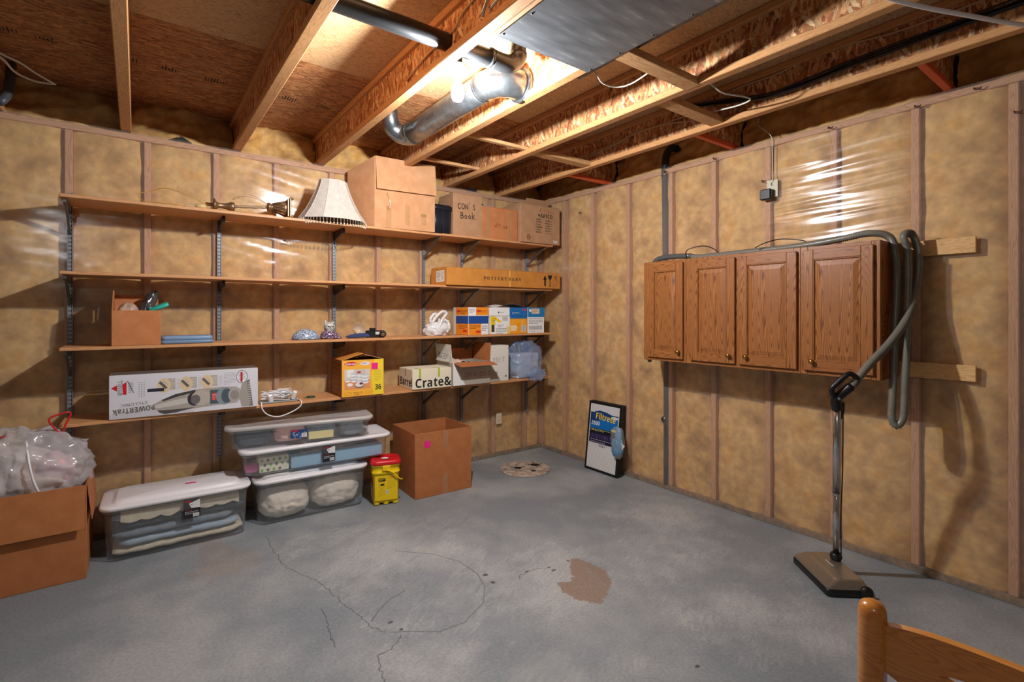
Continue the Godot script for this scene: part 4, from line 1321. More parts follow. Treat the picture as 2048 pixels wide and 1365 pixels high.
	part(t, "body", s, M.bag_shop)
	for q in [[[-0.06, 0.07, 0.02], [-0.05, 0.13, 0.03], [0.0, 0.185, 0.03], [0.05, 0.212, 0.02], [0.085, 0.195, 0.02], [0.06, 0.17, 0.035], [0.02, 0.13, 0.05], [-0.01, 0.07, 0.06]], [[0.03, 0.09, 0.02], [0.05, 0.135, 0.035], [0.085, 0.12, 0.045], [0.095, 0.07, 0.05], [0.06, 0.03, 0.065]], [[-0.05, 0.1, -0.01], [-0.06, 0.15, 0.0], [-0.02, 0.19, 0.0], [0.02, 0.16, -0.01], [0.03, 0.1, -0.01]]]:
		s = ST(true)
		var p := []
		for v in q: p.append(Vector3(v[0], v[1], v[2]))
		tube(s, curve(p, 0.012), func(i, _d): return 0.013 + 0.0035 * sin(i * 2.1), 9)
		part(t, "handle", s, M.bag_shop)
	paper_boxes()

func paper_boxes():
	var OR := C(246, 146, 26)
	var BL := C(22, 74, 150)
	var W := C(240, 240, 238)
	var K := C(40, 40, 44)
	# first: orange and blue, seen at its corner
	var f := canvas(320, 400, OR)
	rect(f, 0, 125, 320, 115, BL)
	rect(f, 0, 0, 118, 118, W)
	rect(f, 0, 118, 320, 8, C(225, 225, 225))
	small_print(f, 12, 30, 90, 3, 22, C(40, 70, 130))
	rect(f, 130, 38, 66, 34, C(220, 50, 40))
	small_print(f, 200, 46, 110, 2, 18, C(110, 60, 20))
	rect(f, 205, 240, 115, 160, W)
	small_print(f, 216, 270, 96, 3, 30, C(30, 60, 120))
	small_print(f, 20, 262, 170, 3, 20, C(120, 60, 20))
	rect(f, 120, 340, 74, 34, C(220, 50, 40))
	var g := canvas(320, 400, OR)
	rect(g, 0, 125, 320, 115, BL)
	rect(g, 0, 0, 60, 400, C(222, 218, 208))
	rect(g, 80, 38, 80, 36, C(220, 50, 40))
	small_print(g, 165, 40, 140, 3, 22, C(110, 60, 20))
	small_print(g, 120, 262, 180, 3, 22, C(120, 60, 20))
	rect(g, 210, 330, 80, 36, C(220, 50, 40))
	rect(g, 0, 118, 320, 6, C(225, 225, 225))
	paper_box("orange and blue lidded paper box at the left of the row", -1.105, -0.885, 0.3, f, g, C(236, 232, 226))
	f = canvas(320, 400, W)
	rect(f, 0, 122, 320, 5, C(190, 190, 188))
	shape(f, [120, 88, 136, 56, 152, 88], K)
	small_print(f, 160, 70, 90, 1, 16, C(90, 90, 90))
	shape(f, [0, 130, 70, 130, 320, 300, 320, 400, 290, 400, 280, 330, 70, 180, 90, 260, 0, 260], C(250, 206, 40))
	rect(f, 16, 260, 50, 110, C(70, 52, 30))
	oval(f, 180, 330, 110, 110, W)
	small_print(f, 24, 168, 70, 3, 22, K)
	bars(f, 200, 140, 100, 66)
	small_print(f, 120, 262, 110, 2, 24, C(110, 110, 120))
	small_print(f, 90, 315, 190, 4, 22, C(70, 70, 74))
	rect(f, 0, 130, 10, 270, C(250, 206, 40))
	paper_box("white and yellow lidded paper box, second in the row", -0.868, -0.645, 0.305, f, null, W)
	f = canvas(320, 400, C(248, 160, 20))
	rect(f, 0, 0, 320, 170, C(18, 106, 180))
	rect(f, 0, 166, 320, 5, C(14, 80, 140))
	rect(f, 236, 20, 64, 26, C(214, 52, 44))
	small_print(f, 70, 76, 150, 1, 30, C(230, 220, 120))
	stroke(f, [40, 70, 60, 100], 6, C(170, 200, 230))
	stroke(f, [60, 70, 40, 100], 6, C(170, 200, 230))
	small_print(f, 30, 190, 150, 3, 20, C(244, 190, 80))
	small_print(f, 200, 190, 80, 4, 22, C(250, 210, 130))
	shape(f, [10, 270, 110, 270, 145, 310, 110, 360, 10, 360], C(244, 220, 170))
	bars(f, 205, 276, 90, 96)
	paper_box("blue-topped orange paper box, third in the row", -0.64, -0.425, 0.305, f, null, C(18, 106, 180))
	f = canvas(320, 400, W)
	rect(f, 0, 0, 320, 150, C(20, 128, 190))
	rect(f, 0, 96, 320, 5, C(14, 96, 150))
	rect(f, 70, 14, 150, 82, C(224, 206, 178))
	small_print(f, 84, 26, 110, 4, 16, C(170, 110, 90))
	oval(f, 44, 44, 22, 24, W)
	small_print(f, 14, 170, 280, 4, 24, C(120, 120, 124))
	bars(f, 16, 284, 260, 66)
	small_print(f, 20, 370, 200, 1, 20, C(150, 150, 150))
	paper_box("white paper box with a bright blue lid, nearest the corner", -0.418, -0.205, 0.305, f, null, W)
	var s := ST(true)
	sheet(s, 16, 10, func(u: float, v: float) -> Vector3: return Vector3(-0.79 + u * 0.4, Y3 + 0.257 + 0.024 * sin(u * PI) + 0.006 * sin(v * 5.0 + u * 7.0), 0.09 + v * 0.2), true)
	sheet(s, 16, 10, func(u: float, v: float) -> Vector3: return Vector3(-0.79 + u * 0.4, Y3 + 0.2535 + 0.010 * sin(u * PI), 0.09 + v * 0.2))
	single("paper_envelope", s, M.white_paper, "padded white envelope lying on top of the paper boxes", "envelope")

func paper_box(label: String, x0: float, x1: float, zf: float, front: Image, side, top: Color):
	var h := 0.25
	var d := 0.27
	var t := thing("paper_box", label, "box", Vector3((x0 + x1) / 2, Y3 + 0.001, zf - d / 2), 0.0, "boxes of printer paper")
	var w := x1 - x0
	part(t, "body", bx(Vector3(w - 0.006, h * 0.7, d - 0.006), 0.002, Vector3(0, h * 0.35, 0)), M.card_white)
	part(t, "lid", bx(Vector3(w, h * 0.32, d), 0.002, Vector3(0, h * 0.84, 0)), plain(top, 0.6))
	var lid := canvas(front.get_width(), int(front.get_height() * 0.32), Color.WHITE)
	lid.blit_rect(front, Rect2i(0, 0, lid.get_width(), lid.get_height()), Vector2i.ZERO)
	var low := canvas(front.get_width(), front.get_height() - lid.get_height(), Color.WHITE)
	low.blit_rect(front, Rect2i(0, lid.get_height(), low.get_width(), low.get_height()), Vector2i.ZERO)
	sticker(t, "printed_lid_front", w - 0.003, h * 0.318, printed(lid), T(0, h * 0.84, d / 2))
	sticker(t, "printed_front", w - 0.009, h * 0.677, printed(low), T(0, h * 0.341, d / 2 - 0.003))
	if side:
		sticker(t, "printed_side", d - 0.004, h - 0.002, printed(side), Transform3D(Basis(Vector3.UP, -PI / 2), Vector3(-w / 2, h / 2, 0)))

func make_shelf_four():
	# carton of a carpet cleaner, lying upside down
	var t := carton("appliance_carton", "long white appliance carton with a silver machine pictured upside down", -3.65, -2.85, Y4 + 0.001, 0.264, 0.33, 0.2, M.card_white, -0.03, "", false)
	var f := canvas(1024, 336, C(222, 220, 226))
	shape(f, [0, 336, 0, 300, 200, 250, 420, 240, 560, 336], C(206, 203, 208))
	shape(f, [10, 95, 48, 72, 48, 122], C(206, 30, 40))
	shape(f, [80, 70, 106, 50, 106, 150, 84, 150], C(206, 30, 40))
	stroke(f, [112, 44, 150, 140], 5, C(60, 58, 60))
	small_print(f, 116, 60, 30, 6, 14, C(70, 68, 72))
	for k in 3: small_print(f, 180 + k * 16, 60, 8, 9, 14, C(150, 148, 156))
	for q in [[346, 98], [495, 96], [642, 92]]:
		rect(f, q[0] + 24, q[1] - 52, 50, 90, C(176, 166, 154))
		small_print(f, q[0] + 42, q[1] - 44, 30, 8, 10, C(236, 234, 230))
		oval(f, q[0], q[1], 46, 60, C(226, 202, 164))
		stroke(f, [q[0] - 30, q[1] - 30, q[0] + 16, q[1] + 24], 20, C(104, 98, 94))
		stroke(f, [q[0] - 6, q[1] - 34, q[0] + 24, q[1] - 4], 10, C(196, 190, 184))
		small_print(f, q[0] + 84, q[1] - 44, 26, 8, 11, C(160, 158, 166))
	rect(f, 236, 118, 110, 26, C(44, 46, 62))
	small_print(f, 764, 26, 90, 9, 12, C(168, 166, 174))
	oval(f, 902, 68, 44, 56, C(60, 60, 66))
	oval(f, 902, 68, 40, 51, C(234, 232, 234))
	small_print(f, 876, 40, 50, 5, 13, C(90, 88, 94))
	rect(f, 890, 26, 16, 86, C(196, 40, 46))
	# the silver machine
	shape(f, [246, 262, 330, 214, 420, 176, 560, 150, 740, 142, 860, 150, 910, 190, 905, 250, 860, 288, 700, 296, 560, 306, 420, 322, 340, 326, 300, 296], C(172, 164, 154))
	shape(f, [300, 296, 420, 300, 560, 296, 420, 326, 350, 330, 316, 316], C(84, 76, 78))
	shape(f, [246, 262, 330, 240, 460, 216, 540, 214, 540, 250, 420, 268, 300, 280], C(206, 200, 192))
	shape(f, [330, 214, 420, 176, 560, 150, 560, 170, 440, 196, 340, 226], C(70, 66, 68))
	oval(f, 556, 226, 52, 58, C(58, 54, 58))
	oval(f, 600, 222, 70, 64, C(190, 180, 166))
	oval(f, 560, 232, 34, 40, C(112, 106, 106))
	rect(f, 664, 164, 66, 118, C(74, 92, 104))
	rect(f, 676, 190, 40, 62, C(210, 62, 54))
	small_print(f, 680, 200, 32, 4, 13, C(240, 230, 226))
	oval(f, 770, 222, 62, 74, C(136, 150, 158))
	oval(f, 786, 222, 40, 62, C(80, 94, 102))
	oval(f, 850, 220, 52, 62, C(178, 172, 164))
	oval(f, 846, 220, 34, 42, C(150, 144, 138))
	shape(f, [900, 130, 960, 90, 990, 330, 900, 330, 880, 240], C(166, 160, 152))
	shape(f, [938, 110, 960, 96, 986, 326, 960, 326], C(112, 108, 104))
	for k in 10: rect(f, 944 + k, 120 + k * 20, 20, 10, C(190, 184, 176))
	sticker(t, "printed_front", 0.796, 0.26, printed(f, 0.4), T(0, 0.132, 0.1), 0.001)
	words(t, "POWERTrak", 0.205, 0.034, plain(C(112, 106, 98), 0.5), T(-0.28, 0.048, 0.1015, 0, 0, PI + 0.07), true)
	words(t, "CYCLONIC", 0.13, 0.016, plain(C(120, 114, 108), 0.5), T(-0.28, 0.084, 0.1015, 0, 0, PI + 0.07))
	words(t, "BISSELL", 0.088, 0.022, M.ink_grey, T(-0.347, 0.19, 0.1015, 0, 0, PI / 2))
	part(t, "printed_top", bx(Vector3(0.79, 0.0008, 0.19), 0.0, Vector3(0, 0.2652, 0)), plain(C(112, 100, 92), 0.6))
	# bundle of white cords
	t = thing("cord_bundle", "tangle of white cords and adapters beside the appliance carton", "cords", Vector3(-2.69, Y4 + 0.001, 0.22))
	part(t, "plastic_tray", bx(Vector3(0.26, 0.006, 0.14), 0.002, Vector3(0, 0.004, 0)), plain(C(150, 152, 150), 0.5))
	for k in 7:
		var s := ST(true)
		var p := []
		var a0 := rnd.randf() * TAU
		for i in 9:
			var a := a0 + i * 0.95
			p.append(Vector3(cos(a) * rnd.randf_range(0.05, 0.12), 0.012 + 0.006 * k + rnd.randf_range(0.0, 0.045), sin(a) * rnd.randf_range(0.03, 0.065)))
		tube(s, curve(p, 0.012), 0.003, 6)
		part(t, "cord", s, M.white_plastic)
	for q in [[0.02, 0.05, 0.02, 0.5], [0.055, 0.055, 0.0, 0.9], [-0.06, 0.03, 0.03, 0.2], [0.1, 0.04, 0.03, 1.3]]:
		part(t, "adapter", bx(Vector3(0.03, 0.06, 0.028), 0.004), M.white_plastic, T(q[0], q[1], q[2], q[3], 0.3, 0.25))
	var s := ST(true)
	tube(s, curve([Vector3(-0.12, 0.012, 0.06), Vector3(-0.13, 0.008, 0.098), Vector3(-0.125, -0.03, 0.112), Vector3(-0.09, -0.07, 0.112), Vector3(-0.02, -0.09, 0.112), Vector3(0.07, -0.065, 0.112), Vector3(0.125, -0.03, 0.112), Vector3(0.13, 0.006, 0.098), Vector3(0.115, 0.012, 0.05)], 0.015), 0.0042, 7)
	part(t, "hanging_cord", s, M.white_plastic)
	s = ST(true)
	blob(s, Vector3(0, 0.006, 0), Vector3(0.034, 0.009, 0.02), 2.0, 0.25, 20.0, 31, 18, 10, false, 0.0)
	box(s, Vector3(-0.035, 0.006, 0), Vector3(0.03, 0.004, 0.006), 0.001)
	single("green_clip", s, plain(C(10, 70, 58), 0.35), "small dark green clip on the lowest shelf", "clip", T(-2.46, Y4 + 0.001, 0.2))
	# yellow carton of food containers
	t = open_carton("container_set_carton", "yellow printed carton of food containers with bent top flaps", -2.255, -1.93, Y4 + 0.001, 0.278, 0.345, 0.29, M.card_dark, -0.06)
	f = canvas(512, 430, C(250, 180, 60))
	shape(f, [512, 0, 400, 0, 360, 200, 380, 430, 512, 430], C(244, 214, 50))
	rect(f, 30, 110, 310, 240, C(222, 206, 190))
	rect(f, 30, 240, 310, 110, C(226, 150, 96))
	rect(f, 60, 112, 80, 90, C(236, 232, 226))
	rect(f, 160, 112, 120, 70, C(206, 196, 184))
	for q in [[140, 160], [140, 200], [140, 236], [206, 170], [206, 210], [206, 246], [70, 230], [280, 180], [280, 220], [280, 256]]:
		var wq := 30.0 if q[0] < 250 else 46.0
		oval(f, q[0], q[1] + 12, wq, 18, C(236, 238, 238))
		oval(f, q[0], q[1], wq, 9, C(90, 104, 128))
		oval(f, q[0], q[1] - 1, wq - 3, 6, C(226, 230, 232))
	oval(f, 206, 148, 26, 12, C(190, 60, 50))
	oval(f, 96, 290, 34, 20, C(236, 236, 234))
	oval(f, 210, 300, 60, 36, C(120, 90, 96))
	oval(f, 210, 294, 52, 28, C(232, 226, 214))
	oval(f, 232, 284, 22, 14, C(110, 50, 60))
	oval(f, 108, 44, 78, 24, C(206, 24, 40))
	oval(f, 282, 44, 58, 22, C(232, 226, 232))
	small_print(f, 240, 36, 84, 1, 30, C(120, 90, 130))
	small_print(f, 386, 130, 96, 7, 20, C(196, 170, 60))
	oval(f, 76, 398, 46, 20, C(170, 110, 30))
	oval(f, 76, 398, 43, 17, C(246, 178, 60))
	small_print(f, 140, 384, 110, 3, 13, C(110, 70, 30))
	small_print(f, 280, 380, 110, 3, 13, C(226, 160, 40))
	sticker(t, "printed_front", 0.323, 0.277, printed(f, 0.5), T(0, 0.139, 0.145), 0.001)
	words(t, "Rubbermaid", 0.082, 0.017, M.white_paper, T(-0.094, 0.249, 0.1465), true)
	for k in 2: words(t, ["3", "6"][k], 0.022, 0.04, M.ink, T(0.105 + k * 0.025, 0.06, 0.1465), true)
	part(t, "pink_price_note", bx(Vector3(0.05, 0.05, 0.001), 0.0, Vector3(0.09, 0.225, 0.1475)), M.pink_note)
	f = canvas(256, 256, C(150, 96, 52))
	for k in 26: oval(f, 40 + (k % 4) * 54, 24 + (k / 4) * 36, 22, 11, C(96, 56, 34))
	for k in 26: oval(f, 40 + (k % 4) * 54, 21 + (k / 4) * 36, 20, 8, C(160, 108, 64))
	sticker(t, "printed_side", 0.285, 0.275, printed(f, 0.6), Transform3D(Basis(Vector3.UP, -PI / 2), Vector3(-0.1625, 0.139, 0)), 0.001)
	flap(t, 0.28, 0.17, Transform3D(Basis(Vector3.UP, PI / 2) * Basis(Vector3.RIGHT, 1.28), Vector3(-0.16, 0.277, 0)), M.card_yellow)
	flap(t, 0.28, 0.16, Transform3D(Basis(Vector3.UP, PI / 2) * Basis(Vector3.RIGHT, -1.3), Vector3(0.16, 0.277, 0)), M.card)
	flap(t, 0.31, 0.12, Transform3D(Basis(Vector3.RIGHT, 1.5), Vector3(0, 0.272, -0.14)), M.card)
	# cream shop carton
	t = carton("cream_carton", "low cream carton with huge black lettering and lime tape", -1.665, -1.30, Y4 + 0.001, 0.168, 0.33, 0.28, M.card_cream, -0.03, "", false)
	words(t, "Crate&", 0.335, 0.075, M.ink, T(0.012, 0.052, 0.1405), true)
	words(t, "Barrel", 0.25, 0.07, M.ink, Transform3D(Basis(Vector3.UP, -PI / 2), Vector3(-0.183, 0.06, 0.01)), true)
	for e in [-0.115, 0.06]:
		part(t, "lime_tape", bx(Vector3(0.018, 0.075, 0.001), 0.0, Vector3(e, 0.131, 0.1412)), M.tape_green)
		part(t, "lime_tape", bx(Vector3(0.018, 0.001, 0.1), 0.0, Vector3(e, 0.1688, 0.09)), M.tape_green)
	part(t, "lime_tape", bx(Vector3(0.001, 0.06, 0.018), 0.0, Vector3(-0.1833, 0.138, 0.0)), plain(C(176, 160, 96), 0.4))
	# open carton with raised flaps
	t = open_carton("open_carton", "open grey carton with raised brown flaps on the lowest shelf", -1.285, -0.892, Y4 + 0.001, 0.2, 0.335, 0.3, M.card_grey)
	flap(t, 0.28, 0.165, Transform3D(Basis(Vector3.UP, PI / 2) * Basis(Vector3.RIGHT, -0.12), Vector3(-0.194, 0.199, 0)), M.card_white)
	flap(t, 0.28, 0.165, Transform3D(Basis(Vector3.UP, PI / 2) * Basis(Vector3.RIGHT, 0.1), Vector3(0.194, 0.199, 0.0)), M.card_dark)
	flap(t, 0.37, 0.11, Transform3D(Basis(Vector3.RIGHT, 0.06), Vector3(0, 0.199, -0.147)), M.card_dark)
	flap(t, 0.38, 0.13, Transform3D(Basis(Vector3.RIGHT, 1.75), Vector3(0, 0.2, 0.149)), M.card_dark)
	var wh := ST()
	prism(wh, PackedVector2Array([Vector2(-0.196, 0.002), Vector2(-0.07, 0.002), Vector2(-0.19, 0.198), Vector2(-0.196, 0.198)]), 0.0008, T(0, 0, 0.151))
	part(t, "white_corner_print", wh, M.white_paper)
	pen(t, "2014-2013", 0.04, M.ink_red, T(0.06, 0.09, 0.1502), 0.004)
	f = canvas(160, 128, C(222, 218, 210))
	small_print(f, 80, 12, 66, 8, 13, C(110, 104, 98))
	rect(f, 22, 50, 44, 50, C(60, 54, 50)); rect(f, 26, 54, 36, 42, C(206, 200, 190))
	bars(f, 30, 60, 28, 30)
	sticker(t, "printed_flap", 0.24, 0.14, printed(f), Transform3D(Basis(Vector3.UP, -PI / 2) * Basis(Vector3.RIGHT, -0.12), Vector3(-0.208, 0.28, 0.0)), 0.0)
	s = ST(true)
	sheet(s, 14, 10, func(u: float, v: float) -> Vector3: return Vector3(-1.24 + u * 0.2, Y4 + 0.185 + 0.035 * sin(u * 3.0 + 0.4) * (1.0 - v * 0.3) + 0.006 * sin(u * 19.0 + v * 13.0), 0.1 + v * 0.2), true)
	single("crumpled_paper", s, plain(C(240, 208, 186), 0.9), "crumpled pale pink paper in the open grey carton", "paper")
	t = carton("white_carton", "tall white carton with a handwritten year in pencil", -0.872, -0.664, Y4 + 0.001, 0.335, 0.315, 0.26, M.card_white, 0.0, "", false)
	pen(t, "2017", 0.045, M.ink_grey, T(-0.01, 0.2, 0.1302), 0.003)
	s = ST()
	prism(s, PackedVector2Array([Vector2(-0.104, 0.004), Vector2(0.01, 0.004), Vector2(-0.104, 0.15)]), 0.0008, T(0, 0, 0.1308))
	part(t, "grey_corner_print", s, M.card_grey)
	f = canvas(128, 64, C(178, 168, 154))
	small_print(f, 4, 4, 110, 6, 10, C(110, 102, 96))
	sticker(t, "printed_text", 0.075, 0.045, printed(f), T(-0.062, 0.07, 0.1318))
	part(t, "printed_square", bx(Vector3(0.016, 0.016, 0.0008), 0.0, Vector3(0.07, 0.045, 0.131)), M.ink_grey)
	# box inside a blue bag
	t = thing("blue_bag_carton", "white box wrapped in a translucent blue plastic bag", "bag", Vector3(-0.385, Y4 + 0.001, 0.2))
	part(t, "wrapped_box", bx(Vector3(0.26, 0.24, 0.17), 0.008, Vector3(-0.01, 0.121, 0)), plain(C(206, 212, 222), 0.7))
	s = ST(true)
	blob(s, Vector3(-0.01, 0.16, 0.0), Vector3(0.165, 0.185, 0.125), 3.0, 0.2, 8.0, 41, 80, 54, true, 0.0)
	part(t, "bag_film", s, M.bag_blue)
	s = ST(true)
	blob(s, Vector3(0.05, 0.035, 0.15), Vector3(0.09, 0.05, 0.014), 2.4, 0.5, 14.0, 42, 40, 26, true, -0.03)
	part(t, "bag_tail", s, M.bag_blue)

# ---------------------------------------------------------------- things on the floor
func tote(nm: String, label: String, w: float, h: float, d: float, at: Vector3, ry: float, body: Material, lid: Material, raised := true, lidw := 0.05) -> Node3D:
	var t := thing(nm, label, "storage bin", at, ry, "clear storage bins")
	var s := ST(true)
	loft(s, [rr(w - 0.05, d - 0.05, 0.05, 0.0015), rr(w - 0.02, d - 0.02, 0.06, 0.012), rr(w - 0.01, d - 0.012, 0.06, h * 0.3), rr(w, d, 0.06, h * 0.7), rr(w + 0.01, d + 0.008, 0.06, h - 0.01)], true, false)
	part(t, "body", s, body)
	s = ST(true)
	loft(s, [rr(w + 0.014, d + 0.012, 0.06, h - 0.03), rr(w + 0.026, d + 0.022, 0.065, h - 0.026), rr(w + 0.026, d + 0.022, 0.065, h - 0.012), rr(w + 0.012, d + 0.01, 0.06, h - 0.01)], false, false)
	part(t, "rim", s, body)
	s = ST(true)
	var e := lidw
	var rings := [rr(w + e - 0.012, d + e - 0.012, 0.07, h - 0.012), rr(w + e, d + e, 0.075, h - 0.006), rr(w + e, d + e, 0.075, h + 0.006), rr(w + e - 0.014, d + e - 0.014, 0.07, h + 0.013)]
	if raised: rings += [rr(w - 0.05, d - 0.05, 0.06, h + 0.013), rr(w - 0.075, d - 0.06, 0.05, h + 0.017), rr(w - 0.095, d - 0.07, 0.05, h + 0.03), rr(w - 0.12, d - 0.085, 0.045, h + 0.034)]
	else: rings += [rr(w - 0.03, d - 0.03, 0.06, h + 0.012), rr(w - 0.05, d - 0.05, 0.05, h + 0.008)]
	loft(s, rings)
	part(t, "lid", s, lid)
	for k in [-1, 1]:
		s = ST()
		box(s, Vector3(k * (w / 2 + e / 2 - 0.004), h - 0.002, 0), Vector3(0.018, 0.02, 0.09), 0.006)
		part(t, "latch", s, plain(C(150, 152, 154), 0.4))
	return t

func bin_label(t: Node3D, x: float, y: float, z: float):
	var f := canvas(96, 128, C(30, 30, 34))
	rect(f, 0, 0, 96, 62, C(70, 72, 76))
	shape(f, [30, 24, 96, 0, 96, 62, 44, 56], C(232, 232, 232))
	stroke(f, [40, 36, 52, 30], 5, C(60, 60, 70)); 
	rect(f, 6, 6, 40, 9, C(200, 40, 46))
	small_print(f, 8, 68, 60, 1, 12, C(200, 50, 56))
	small_print(f, 8, 82, 80, 2, 12, C(220, 220, 222))
	bars(f, 54, 96, 36, 26)
	sticker(t, "product_label", 0.088, 0.112, printed(f, 0.4), T(x, y, z), 0.001)

func fold(s: SurfaceTool, x0: float, x1: float, y: float, h: float, z0: float, z1: float, sd: int):
	# a folded cloth: a rounded slab whose top and front wander
	var n := noise(sd, 3.0, 2)
	var rings := []
	for k in 26:
		var u := k / 25.0
		var x := lerpf(x0, x1, u)
		var endr := minf(1.0, minf(u, 1.0 - u) * 14.0)
		var ring := []
		for i in 16:
			var a := TAU * i / 16
			var q := Vector3(x, sin(a), cos(a))
			var py := signf(q.y) * pow(absf(q.y), 0.5) * h / 2 * (0.4 + 0.6 * endr)
			var pz := signf(q.z) * pow(absf(q.z), 0.4) * (z1 - z0) / 2 * (0.8 + 0.2 * endr)
			ring.append(Vector3(x, y + h / 2 + py + 0.005 * n.get_noise_2d(x * 2.0, a * 0.3), (z0 + z1) / 2 + pz + 0.012 * n.get_noise_2d(x * 3.0 + 5.0, y)))
		rings.append(ring)
	loft(s, rings)

func make_floor_things():
	# carton at the left edge with a bag of things on it
	var t := open_carton("floor_carton", "large brown carton on the floor under a white plastic bag", -4.36, -3.745, 0.001, 0.515, 0.575, 0.44, M.card_dark)
	flap(t, 0.6, 0.235, Transform3D(Basis(Vector3.RIGHT, PI - 0.14), Vector3(0, 0.516, 0.222)), M.card_dark)
	flap(t, 0.42, 0.2, Transform3D(Basis(Vector3.UP, PI / 2) * Basis(Vector3.RIGHT, PI - 0.1), Vector3(0.31, 0.516, 0)), M.card_dark)
	var s := ST(true)
	var o := Vector3(-4.06, 0.43, 0.35)
	t = thing("white_trash_bag", "bulging translucent white bag with red drawstring", "bag", o)
	s = ST(true)
	blob(s, Vector3(0.0, 0.16, 0.0), Vector3(0.31, 0.22, 0.19), 2.2, 0.16, 7.0, 51, 90, 60, true, 0.0)
	part(t, "bag_film", s, M.bag_white)
	for q in [[0.08, 0.12, 0.03, 0.16, 0.11, 0.13, C(206, 176, 160)], [-0.12, 0.12, 0.04, 0.15, 0.12, 0.13, C(222, 206, 198)], [0.17, 0.15, 0.06, 0.09, 0.1, 0.09, C(216, 176, 180)], [0.02, 0.2, 0.0, 0.15, 0.09, 0.12, C(214, 200, 188)]]:
		s = ST(true)
		blob(s, Vector3(q[0], q[1], q[2]), Vector3(q[3], q[4], q[5]), 2.2, 0.3, 8.0, 53 + int(q[0] * 100), 26, 18)
		part(t, "bundled_cloth", s, plain(q[6], 0.9))
	for p in [[Vector3(0.2, 0.34, 0.04), Vector3(0.17, 0.38, 0.05), Vector3(0.145, 0.44, 0.06), Vector3(0.2, 0.465, 0.05), Vector3(0.235, 0.46, 0.04), Vector3(0.21, 0.39, 0.05), Vector3(0.2, 0.34, 0.04)], [Vector3(-0.2, 0.38, 0.06), Vector3(-0.1, 0.37, 0.08), Vector3(0.0, 0.375, 0.08)]]:
		s = ST(true)
		tube(s, curve(p, 0.015), 0.005, 6)
		part(t, "drawstring", s, M.red)
	s = ST(true)
	tube(s, curve([Vector3(0.06, 0.345, 0.12), Vector3(0.08, 0.25, 0.2), Vector3(0.1, 0.15, 0.22), Vector3(0.12, 0.08, 0.21)], 0.03), 0.006, 6)
	part(t, "seam", s, M.white_plastic)
	# bin of blankets
	t = tote("blanket_bin", "large clear bin with white lid holding blue blankets", 0.745, 0.315, 0.36, Vector3(-3.3, 0.002, 0.285), -0.03, M.tote_clear, M.white_plastic)
	bin_label(t, 0.06, 0.235, 0.192)
	part(t, "pink_price_note", bx(Vector3(0.06, 0.001, 0.024), 0.0, Vector3(0.06, 0.35, 0.02)), M.pink_note)
	var rows := [[0.02, 0.036, M.cloth_cream, "folded cream blanket lying at the bottom of the blanket bin"], [0.066, 0.04, M.cloth_blue, "folded blue blanket second from the bottom in the bin"], [0.116, 0.048, M.cloth_slate, "thick blue blanket in the middle of the blanket bin"], [0.174, 0.034, M.cloth_dark, "slate grey blanket above the blue ones in the bin"], [0.218, 0.03, M.cloth_blue, "light blue blanket near the top of the bin"]]
	for k in rows.size():
		s = ST(true)
		fold(s, -3.64 + 0.03 * (k % 2), -2.95 - 0.03 * (k % 3), rows[k][0], rows[k][1], 0.13, 0.428 + 0.006 * (k % 2), 70 + k)
		single("folded_blanket", s, rows[k][2], rows[k][3], "blanket", Transform3D(), "blankets in the clear bin")
	s = ST(true)
	sheet(s, 60, 12, func(u: float, v: float) -> Vector3:
		var sc := 0.016 * absf(sin(u * 20.0)) * v
		return Vector3(-3.6 + u * 0.62, 0.286 - pow(maxf(v - 0.5, 0.0) * 2.0, 1.5) * (0.055 + sc) + 0.003 * sin(u * 30.0), 0.16 + minf(v * 1.6, 1.0) * 0.292), true)
	single("scalloped_throw", s, M.cloth_cream, "cream throw with scalloped edge on top of the blankets", "throw")
	# bin of pillows
	t = tote("pillow_bin", "clear grey bin with white lid holding cream pillows", 0.745, 0.295, 0.36, Vector3(-2.485, 0.002, 0.255), -0.03, M.tote_grey, M.white_plastic)
	for q in [[-2.668, 0.118, 0.262, 0.16, 0.104, 0.155, 3.0, "cream pillow filling the left of the grey bin"], [-2.312, 0.128, 0.262, 0.17, 0.11, 0.155, 3.0, "large cream pillow filling the right of the grey bin"], [-2.5, 0.268, 0.25, 0.24, 0.014, 0.13, 3.0, "flat cream pillow lying on top in the grey bin"]]:
		s = ST(true)
		blob(s, Vector3(q[0], q[1], q[2]), Vector3(q[3], q[4], q[5]), q[6], 0.1, 11.0, 80 + int(q[0] * -100), 56, 34, true, 0.016)
		single("cream_pillow", s, M.pillow, q[7], "pillow", Transform3D(), "pillows in the grey bin")
	# shallow bin
	t = tote("shallow_bin", "shallow clear bin with white lid stacked across two bins", 1.0, 0.165, 0.38, Vector3(-2.44, 0.352, 0.265), -0.05, M.tote_clear, M.white_plastic, false, 0.055)
	bin_label(t, 0.05, 0.085, 0.199)
	var xf := t.transform
	single("blue_board_box", bx(Vector3(0.66, 0.085, 0.26), 0.004), plain(C(150, 192, 220), 0.6), "light blue board box inside the shallow bin", "box", xf * T(0.13, 0.052, 0.035))
	f_polka(xf)
	s = ST(true)
	loft(s, [rr(0.07, 0.06, 0.028, 0.004), rr(0.09, 0.08, 0.035, 0.02), rr(0.085, 0.075, 0.034, 0.05), rr(0.06, 0.05, 0.024, 0.056)])
	single("pink_bowl", s, plain(C(226, 96, 170), 0.4), "small pink plastic bowl in the shallow bin's corner", "bowl", xf * T(-0.44, 0.006, 0.08))
